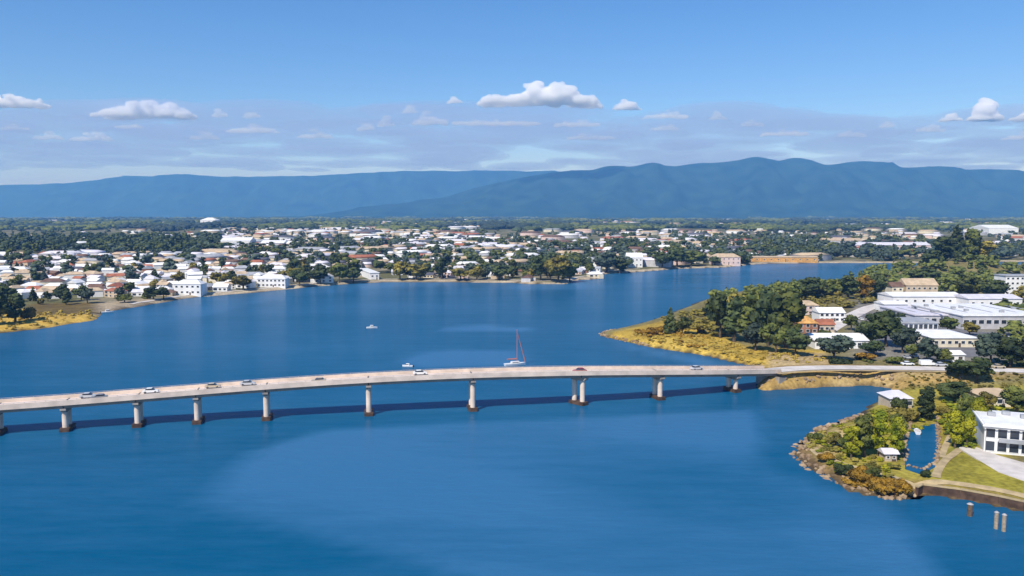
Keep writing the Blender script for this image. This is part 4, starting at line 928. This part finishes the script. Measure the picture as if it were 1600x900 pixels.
scrub('scrub', [(1000, 520), (1040, 505), (1110, 530), (1100, 545), (1020, 535)], 40, 'foliage_ochre', (.8, 1.7))
scrub('scrub', [(1030, 505), (1120, 470), (1240, 455), (1330, 445), (1380, 470), (1240, 500), (1120, 530)], 340, 'foliage_olive', (1.5, 4.5))
scrub('scrub', [(1250, 690), (1345, 645), (1400, 640), (1410, 720), (1380, 760), (1290, 735)], 110, 'foliage_olive', (.5, 1.5))
scrub('scrub', [(1250, 690), (1345, 645), (1480, 625), (1500, 640), (1470, 665), (1410, 680), (1380, 760), (1290, 735)], 150, 'foliage_bright', (.5, 1.3))
scrub('scrub', [(1480, 640), (1545, 620), (1570, 650), (1530, 705), (1490, 700), (1475, 660)], 160, 'foliage_bright', (.6, 2.2))
scrub('scrub', [(1250, 728), (1300, 735), (1390, 755), (1428, 768), (1420, 776), (1330, 762)], 120, 'foliage_ochre', (.6, 1.4))
scrub('scrub', [(1300, 590), (1600, 592), (1600, 603), (1400, 604), (1300, 598)], 150, 'foliage_olive', (.4, .9), 3)
scrub('scrub', [(1340, 555), (1620, 562), (1620, 572), (1340, 568)], 120, 'foliage_mid', (.6, 1.4), 3)
def hb(w, d, h, r):
    x0, x1, y0, y1 = -w / 2, w / 2, -d / 2, d / 2
    V = np.array([(x0, y0, -1), (x1, y0, -1), (x1, y1, -1), (x0, y1, -1), (x0, y0, h), (x1, y0, h), (x1, y1, h), (x0, y1, h)], float)
    F = np.array([(0, 1, 5, 4), (1, 2, 6, 5), (2, 3, 7, 6), (3, 0, 4, 7)])
    e = .5; VR = np.array([(x0 - e, y0 - e, h), (x1 + e, y0 - e, h), (x1 + e, y1 + e, h), (x0 - e, y1 + e, h), (x0 + d * .3, 0, h + r), (x1 - d * .3, 0, h + r)], float)
    FR4 = np.array([(0, 1, 5, 4), (2, 3, 4, 5), (0, 3, 2, 1)]); FR3 = np.array([(1, 2, 5), (3, 0, 4)])
    return (V, [F]), (VR, [FR4, FR3])
HB = [hb(13, 9, 3.5, 2.4), hb(16, 10, 5.6, 2.6), hb(24, 12, 5, 2.5), hb(45, 25, 7, 3)]
far = {}
def addh(x, y, z, big=False):
    i = rng.choices(range(4), (5, 4, 1.5, .7 if not big else 3))[0]; w = rng.choices(WALLS[:5], (5, 5, 4, 3, 2))[0]; r = rng.choices(ROOFS, (3, 2, 4.5, 1.8, 1, 1, 3))[0]
    ro = rng.uniform(-.6, .6); sc_ = 1 + max(0, y - 1500) / 5000
    far.setdefault(('w', w), []).append((i, x, y, z, sc_, 1, ro)); far.setdefault(('r', r), []).append((i, x, y, z, sc_, 1, ro))
for q in Hf: addh(*q[:3])
def town(u, y, x):
    t_ = math.sin(u * .013 + 1) * math.sin(y * .0021 + u * .004)
    w = .75 if 350 < u < 830 and y < 2600 else .25 if u > 330 else .08
    if y > 3000: w = .34
    return rng.random() < w * (1 + t_)
for x, y, z, u in rand_scatter(2100, 1100, 8500, -500, 1950, town): addh(x, y, z, True)
for (t_, m_), lst in far.items(): joined('far_town', [hb_[0 if t_ == 'w' else 1] for hb_ in HB], lst, m_)

# ---------------------------------------------------------------- vehicles
def car_meshes(kind):
    if kind == 'van': prof = [(-2.5, .35), (-2.5, 1.9), (-2.3, 2.05), (1.5, 2.05), (2.1, 1.25), (2.55, 1.05), (2.6, .35)]; cab = [(1.2, 1.95), (1.55, 1.95), (2.08, 1.27), (1.2, 1.27)]; L_ = 2.5
    elif kind == 'truck': prof = [(-4, .7), (-4, 3.1), (1.9, 3.1), (1.9, .7)]; cab = [(2.6, 2.4), (3.9, 2.4), (4.05, 1.5), (2.6, 1.5)]
    else: prof = [(-2.15, .35), (-2.2, .85), (-2.0, .98), (-1.2, 1.0), (1.0, .95), (2.0, .8), (2.15, .6), (2.15, .35)]; cab = [(-1.55, .98), (-1.1, 1.42), (.35, 1.45), (1.1, .96)]
    def ext(pr, w):
        k = len(pr); b_ = MB(); b_.poly([(x, -w, z) for x, z in pr] + [(x, w, z) for x, z in pr], [tuple(range(k)), tuple(reversed(range(k, 2 * k)))] + [(i, k + i, k + (i + 1) % k, (i + 1) % k) for i in range(k)])
        me = b_.mesh('car_shape'); bm = bmesh.new(); bm.from_mesh(me); bmesh.ops.recalc_face_normals(bm, faces=bm.faces); bmesh.ops.bevel(bm, geom=bm.edges[:], offset=.07, segments=2, affect='EDGES'); bm.to_mesh(me); bm.free(); return me
    body = ext(prof, .92 if kind == 'car' else 1.05); glass = ext(cab, .80 if kind == 'car' else 1.07)
    extra = None
    if kind == 'car': extra = ext([(-1.2, 1.405), (-1.05, 1.47), (.3, 1.49), (.42, 1.42)], .78)
    if kind == 'truck': extra = ext([(2.0, .6), (2.0, 2.6), (3.7, 2.6), (4.1, 1.5), (4.15, .6)], 1.1)
    wx_ = {'car': (-1.35, 1.35), 'van': (-1.6, 1.6), 'truck': (-2.6, 2.9)}[kind]
    return body, glass, extra, wx_
CM = {k: car_meshes(k) for k in ('car', 'van', 'truck')}
WHEEL = MB().tube((0, -.12, 0), (0, .12, 0), .34, .34, 12).mesh('wheel')
def vehicle(kind, x, y, z, an, colr, label, group=None):
    o = empty({'car': 'parked_car' if group and 'parked' in group else 'car', 'van': 'van', 'truck': 'truck'}[kind], (x, y, z), an); body, glass, ex_, wx_ = CM[kind]
    put('body', colored(body, 'paint_car_' + colr), None, o); put('windows', colored(glass, 'glass_dark'), None, o)
    if ex_: put('roof' if kind == 'car' else 'cab', colored(ex_, 'paint_car_' + colr), None, o)
    for a_ in wx_:
        for s in (-1, 1): put('wheel', WHEEL, 'rubber', o, (a_, s * .88, .34))
    tag(o, label, kind, group)
def bx(u):  # deck x for a pixel column
    xs = np.linspace(dk[0, 0], dk[-1, 0], 1500); best = min(xs, key=lambda x: abs(pix(x, deck_pt(x)[0], deck_pt(x)[1])[0] - u)); return float(best)
for kind, u, lane, colr, lb in [('car', 133, 1, 'silver', 'silver car on the bridge above the first pier gap at left'), ('car', 160, -1, 'grey', 'dark grey car just ahead of the leftmost silver car on the bridge'),
        ('car', 232, 1, 'white', 'white car on the bridge above the second full span from left'), ('car', 330, 1, 'beige', 'beige car on the left part of the bridge'),
        ('car', 384, 1, 'silver', 'silver car just ahead of the beige car at left on the bridge'), ('car', 500, -1, 'beige', 'beige car on the bridge between two piers at left centre'),
        ('car', 655, 1, 'white', 'white car near the middle of the bridge'), ('car', 905, -1, 'red', 'red car on the bridge above the twin pier right of centre'), ('car', 1090, 1, 'silver', 'silver car on the bridge close to the headland')]:
    x = bx(u); y, z, an = deck_pt(x); y += lane * 1.6
    vehicle(kind, x, y, z + .07, an + (0 if lane > 0 else math.pi), colr, lb, 'vehicles crossing the bridge')
for kind, u, v, rz, colr, lb in [('car', 1418, 571.5, 0, 'white', 'white car on the approach road below the glass-fronted building'), ('van', 1448, 572, 0, 'white', 'white van on the approach road under the round grey green tree'),
        ('car', 1470, 573, 0, 'silver', 'silver car following the van on the approach road'), ('car', 1560, 576, 0, 'beige', 'beige car on the approach road at the right')]:
    x, y = P(u, v, ROADH); vehicle(kind, x, y, ROADH + .2, rz - .03, colr, lb, 'vehicles on the approach road')
i = 0
for k, (u, v, colr) in enumerate([(1416, 560, 'silver'), (1428, 558, 'white'), (1468, 556, 'red'), (1478, 555, 'white'), (1345, 500, 'white'), (1356, 497, 'blue'), (1367, 494, 'silver'), (1378, 492, 'white'), (1540, 528, 'white'), (1552, 528, 'silver'), (1564, 529, 'red'), (1576, 530, 'white'), (1588, 531, 'blue')]):
    x, y = P(u, v, 2.1); wh = 'the small trees below the cream hall' if k < 4 else 'the curved road behind the large dark tree' if k < 8 else 'the long white hall near the right edge'
    vehicle('car', x, y, 2.09, math.pi / 2 + rng.uniform(-.05, .05), colr, f"{colr} parked car, {ordinal([k, k - 4, k - 8][0 if k < 4 else 1 if k < 8 else 2] + 1)} from left beside {wh}", 'cars parked in the lots')

# ---------------------------------------------------------------- boats, piles
def hull_mesh(L_, B_, H_h, name):
    n_ = 14; V = []; F = []
    for i in range(n_):
        t_ = i / (n_ - 1); w = B_ / 2 * (1 - max(0, (t_ - .45) / .55) ** 2.2) * (.85 + .15 * min(1, t_ * 3)); zt = H_h * (1 + .25 * t_ * t_); x = L_ * (t_ - .5)
        V += [(x, -w, zt), (x * .97, -w * .75, .1), (x * .94, 0, -.35), (x * .97, w * .75, .1), (x, w, zt)]
    for i in range(n_ - 1):
        for j in range(4): F.append((i * 5 + j, (i + 1) * 5 + j, (i + 1) * 5 + j + 1, i * 5 + j + 1))
        F.append((i * 5, i * 5 + 4, (i + 1) * 5 + 4, (i + 1) * 5))
    F += [(0, 1, 2, 3, 4)]
    me = bpy.data.meshes.new(name); me.from_pydata(V, [], F); bm = bmesh.new(); bm.from_mesh(me); bmesh.ops.recalc_face_normals(bm, faces=bm.faces); bm.to_mesh(me); bm.free(); return me
x, y = P(805, 571)
yt = empty('sailing_boat', (x, y, 0), .35); tag(yt, 'white sailing boat with reddish mast just behind the bridge', 'sailboat')
put('hull', hull_mesh(9, 2.8, .9, 'hull'), 'gelcoat', yt); put('cabin', MB().box(-1.8, 1.6, -.9, .9, .95, 1.75).mesh('cabin', .15), 'gelcoat', yt)
put('window', MB().box(-1.4, 1.2, -.93, .93, 1.3, 1.55).mesh('cabin_window'), 'glass_dark', yt)
put('mast', MB().tube((.8, 0, .9), (.8, 0, 14.5), .16, .12, 8).mesh('mast'), 'sail_red', yt)
put('boom', MB().tube((.75, 0, 2.4), (-3.6, 0, 2.5), .1, .1, 6).mesh('boom'), 'metal_grey', yt)
put('furled_sail', MB().tube((.6, 0, 2.65), (-3.4, 0, 2.72), .28, .2, 8).mesh('furled_sail'), 'sail_red', yt)
put('furled_jib', MB().tube((.95, 0, 13), (4.3, 0, 1.2), .10, .22, 6).mesh('furled_jib'), 'sail_red', yt)
def motorboat(u, v, rz, label, s=1.0):
    x, y = P(u, v); o = empty('motorboat', (x, y, 0), rz, (s, s, s)); tag(o, label, 'boat', 'small boats on the lake')
    put('hull', hull_mesh(7, 2.5, .85, 'hull'), 'gelcoat', o); put('cabin', MB().poly([(-1.2, -.85, .85), (1.6, -.85, .85), (1.6, .85, .85), (-1.2, .85, .85), (-1.0, -.75, 2.0), (.8, -.75, 2.0), (.8, .75, 2.0), (-1.0, .75, 2.0)], [(0, 3, 2, 1), (4, 5, 6, 7), (0, 1, 5, 4), (1, 2, 6, 5), (2, 3, 7, 6), (3, 0, 4, 7)]).mesh('cabin'), 'gelcoat', o)
    put('windscreen', MB().box(-.8, 1.2, -.88, .88, 1.25, 1.75).mesh('windscreen'), 'glass_dark', o); put('outboard_motor', MB().box(-3.9, -3.4, -.25, .25, -.2, 1.2).mesh('outboard', .08), 'rubber', o)
motorboat(581, 513, .1, 'small white motorboat alone in the open lake left of centre', .85)
motorboat(637, 573, 2.9, 'small pale motorboat close behind the middle of the bridge', .65)
motorboat(168, 489, .6, 'small white motorboat moored at the sandy landing on the left shore')
x, y = P(1433, 676, 2.1); o = empty('rowing_boat', (x, y, 2.1), 1.2); tag(o, 'small white boat at the far end of the blue pond', 'boat')
put('hull', hull_mesh(4.4, 1.7, .6, 'hull'), 'gelcoat', o)
for q_ in (-.8, .5): put('seat', MB().box(q_ - .15, q_ + .15, -.7, .7, .62, .70).mesh('seat'), 'timber_pale', o)
def pile(u, v, top, r, m_, label, name='reflection_pile'):  # piles added in place of reflected streaks on the water
    x, y = P(u, v); o = empty(name, (x, y, 0)); tag(o, label, 'post')
    put('post', MB().tube((0, 0, -2), (0, 0, top), r, r * .9, 10).mesh('pile_post'), m_, o); put('cap', MB().tube((0, 0, top), (0, 0, top + .25), r * 1.15, r * .5, 10).mesh('pile_cap'), 'metal_grey', o)
pile(1515, 806, 2.4, .55, 'timber', 'thick dark brown pile standing in for a reflection before the sea wall')
pile(1556, 826, 3.2, .4, 'timber_pale', 'left pale pile of the pair standing in for a reflection by the sea wall')
pile(1568, 830, 3.2, .4, 'timber_pale', 'right pale pile of the pair standing in for a reflection by the sea wall')

# ---------------------------------------------------------------- clouds (real volumes above the haze)
def vol_mat(name, dens_, col=(1, 1, 1), an=.2):
    m_ = bpy.data.materials.new(name); m_.use_nodes = True; n_ = m_.node_tree.nodes
    n_.remove(n_['Principled BSDF']); v = n_.new('ShaderNodeVolumePrincipled'); v.inputs['Density'].default_value = dens_; v.inputs['Color'].default_value = (*col, 1); v.inputs['Anisotropy'].default_value = an
    m_.node_tree.links.new(v.outputs[0], n_['Material Output'].inputs['Volume']); MATS[name] = m_; return m_
vol_mat('cloud_thick', 1 / 55, an=0); vol_mat('cloud_thin', 1 / 165, an=-.1); vol_mat('cloud_veil', 1 / 1500, (.66, .72, .90), 0)
tex = bpy.data.textures.new('cloud_lumps', 'CLOUDS'); tex.noise_scale = 85; tex.noise_depth = 4
CB = 1500.0
def cloud(name, u0, u1, vb, vt, m_, label=None, nb=16, vox=14, flat=1.0, kind=None, seed=0, cat='cloud', disp=70, peak=0.0):
    rg = np.random.default_rng(seed + int(u0) + 1000); D = (CB - CAMZ) / ((HORIZON - vb) / FPX); uc = (u0 + u1) / 2
    cx, cy = (uc - 800) / FPX * D, D; w = (u1 - u0) / FPX * D; h = (vb - vt) / FPX * D * (1.12 if u1 - u0 > 100 else 1.3)
    VV, FF = [], []; bm = bmesh.new(); bmesh.ops.create_icosphere(bm, subdivisions=3, radius=1); IV = np.array([v.co[:] for v in bm.verts]); IF = np.array([[v.index for v in f.verts] for f in bm.faces]); bm.free()
    ph = rg.uniform(0, 6.28, 3); nb = nb * 5
    for k in range(nb):
        t_ = rg.uniform(-1, 1); env = (1 - abs(t_ - peak * (1 - t_ * t_)) ** 1.3 if abs(t_) < .98 else .1); env = max(.12, env * (.72 + .28 * math.sin(t_ * 7 + ph[0]) * math.sin(t_ * 3 + ph[1])))
        top_ = h * env; rr = h * rg.uniform(.10, .24); zc = rg.random() ** .7 * max(0, top_ - rr * .6)
        x = t_ * (w / 2 - rr * 1.1); yv = rg.uniform(-.5, .5) * w * .35
        VV.append(IV * np.array([rr * rg.uniform(1.2, 1.9), rr * 1.3, rr * .8]) + np.array([x, yv, zc])); FF.append(IF + len(IV) * k)
    for k in range(nb // 3):
        t_ = -.9 + 1.8 * (k + .5) / (nb // 3); rr = w / (nb // 3) * .95
        VV.append(IV * np.array([rr, rr * 1.3, h * .20 * rg.uniform(.8, 1.3)]) + np.array([t_ * (w / 2 - rr * .5), rg.uniform(-.3, .3) * rr, h * .12])); FF.append(IF + len(IV) * (nb + k))
    V = np.vstack(VV); V[:, 2] = np.maximum(V[:, 2], 0.0 + 6 * np.sin(V[:, 0] * .02))
    o = put(name, mesh_np(name, V, np.vstack(FF)), m_, None, (cx, cy, CB))
    r_ = o.modifiers.new('union', 'REMESH'); r_.mode = 'VOXEL'; r_.voxel_size = vox
    d_ = o.modifiers.new('lumps', 'DISPLACE'); d_.texture = tex; d_.strength = disp; d_.mid_level = .5; d_.texture_coords = 'GLOBAL'
    tag(o, label, cat if not kind else None, None, kind); return o
for a_ in [
    (-70, 86, 170, 138, 'large white cloud cut by the left edge of the sky'), (160, 314, 187, 152, 'large white flat-based cloud at upper left'),
    (742, 942, 168, 128, 'largest white cloud, flat-based, right of centre'), (955, 997, 175, 156, 'small round cloud just right of the largest cloud'),
    (700, 724, 165, 152, 'tiny cloud just left of the largest cloud'), (1505, 1550, 191, 154, 'upright white cloud near the right edge'),
    (1576, 1680, 190, 158, 'white cloud cut by the right edge'), (1458, 1490, 192, 178, 'tiny cloud left of the upright cloud')]:
    cloud('cloud', *a_[:4], 'cloud_thick', a_[4], nb=16 if a_[1] - a_[0] > 100 else 8, vox=12 if a_[1] - a_[0] > 100 else 8, disp=70 if a_[1] - a_[0] > 100 else 35)
for a_ in [(338, 364, 186, 172, 'tiny faint cloud right of the large upper left cloud'), (384, 414, 187, 173, 'second tiny faint cloud right of the large upper left cloud'),
    (592, 620, 200, 183, 'faint small cloud left of centre above the band'), (630, 656, 180, 167, 'faint tiny cloud above the centre band'), (645, 705, 198, 177, 'faint lumpy cloud below left of the largest cloud'),
    (700, 850, 198, 184, 'long faint cloud under the largest cloud'), (1102, 1130, 190, 175, 'tiny faint cloud alone right of centre'), (1000, 1075, 188, 174, 'faint flat cloud right of the small round cloud'),
    (1365, 1390, 202, 190, 'tiny faint cloud in the band at right'), (120, 185, 222, 206, 'faint streak cloud low at left'), (470, 525, 218, 203, 'faint pale cloud low left of centre'), (360, 440, 210, 192, 'faint lumpy cloud in the left band'),
    (0, 60, 205, 196, 'faint streak cloud low at the far left'), (60, 110, 220, 207, 'faint low cloud left of the streak cloud'), (185, 235, 203, 193, 'faint wisp under the large upper left cloud'), (300, 350, 220, 205, 'faint lumpy wisp in the left band'),
    (560, 590, 206, 192, 'faint puff at the left end of the centre band'), (860, 940, 200, 187, 'faint puffs under the right end of the largest cloud'), (1150, 1190, 200, 188, 'faint puff in the band right of centre'), (1180, 1260, 214, 202, 'faint streak in the band above the mountain top'),
    (1300, 1345, 216, 202, 'faint cloud above the right mountains'), (1420, 1470, 208, 196, 'faint flat cloud below left of the upright cloud'), (1560, 1620, 220, 205, 'faint cloud low at the right edge'), (880, 960, 220, 208, 'faint flat streak low in the centre band'), (1010, 1060, 206, 195, 'faint puff low right of the small round cloud')]:
    cloud('cloud', *a_[:4], 'cloud_thin', a_[4], nb=7, vox=14, disp=30)
# further cloud layer; grey-blue shade put into its colour darkens the low sky
k = 0
for (u0, u1, vb, vt) in [(-300, 130, 225, 190), (60, 330, 232, 192), (280, 560, 234, 196), (520, 800, 240, 186), (760, 1060, 238, 182), (980, 1280, 232, 184), (1230, 1500, 236, 190), (1430, 1900, 230, 186)]:
    pass
o_ = None
bank_v, bank_f = [], []; rg = np.random.default_rng(5)
bm = bmesh.new(); bmesh.ops.create_icosphere(bm, subdivisions=2, radius=1); IV = np.array([v.co[:] for v in bm.verts]); IF = np.array([[v.index for v in f.verts] for f in bm.faces]); bm.free()
for k in range(400):
    v = 187 + 84 * rg.random() ** .72; D = (CB - CAMZ) / ((HORIZON - v) / FPX); u = rg.uniform(-500, 2100); w = rg.uniform(500, 1500)
    bank_v.append(IV * np.array([w, rg.uniform(500, 1300), rg.uniform(60, 150)]) + np.array([(u - 800) / FPX * D, D, CB + 120 + rg.uniform(-30, 60)])); bank_f.append(IF + k * len(IV))
o_ = put('cloud_bank', mesh_np('cloud_bank', np.vstack(bank_v), np.vstack(bank_f)), 'cloud_veil')
r_ = o_.modifiers.new('union', 'REMESH'); r_.mode = 'VOXEL'; r_.voxel_size = 55
d_ = o_.modifiers.new('lumps', 'DISPLACE'); d_.texture = tex; d_.strength = 90; d_.mid_level = .5; d_.texture_coords = 'GLOBAL'
tag(o_, kind='stuff')

# ---------------------------------------------------------------- haze
hm_ = vol_mat('air_haze', 7.6e-5, (.17, .47, 1.0), 0.0)
hm_.node_tree.nodes['Principled Volume'].inputs['Absorption Color'].default_value = (.45, .45, .45, 1)   # the air mostly only scatters
hzb = put('haze', MB().box(-21800, 21800, -5900, 24500, -4.2, 1085).mesh('haze'), 'air_haze'); tag(hzb, kind='stuff')
print('objects', len(bpy.data.objects))
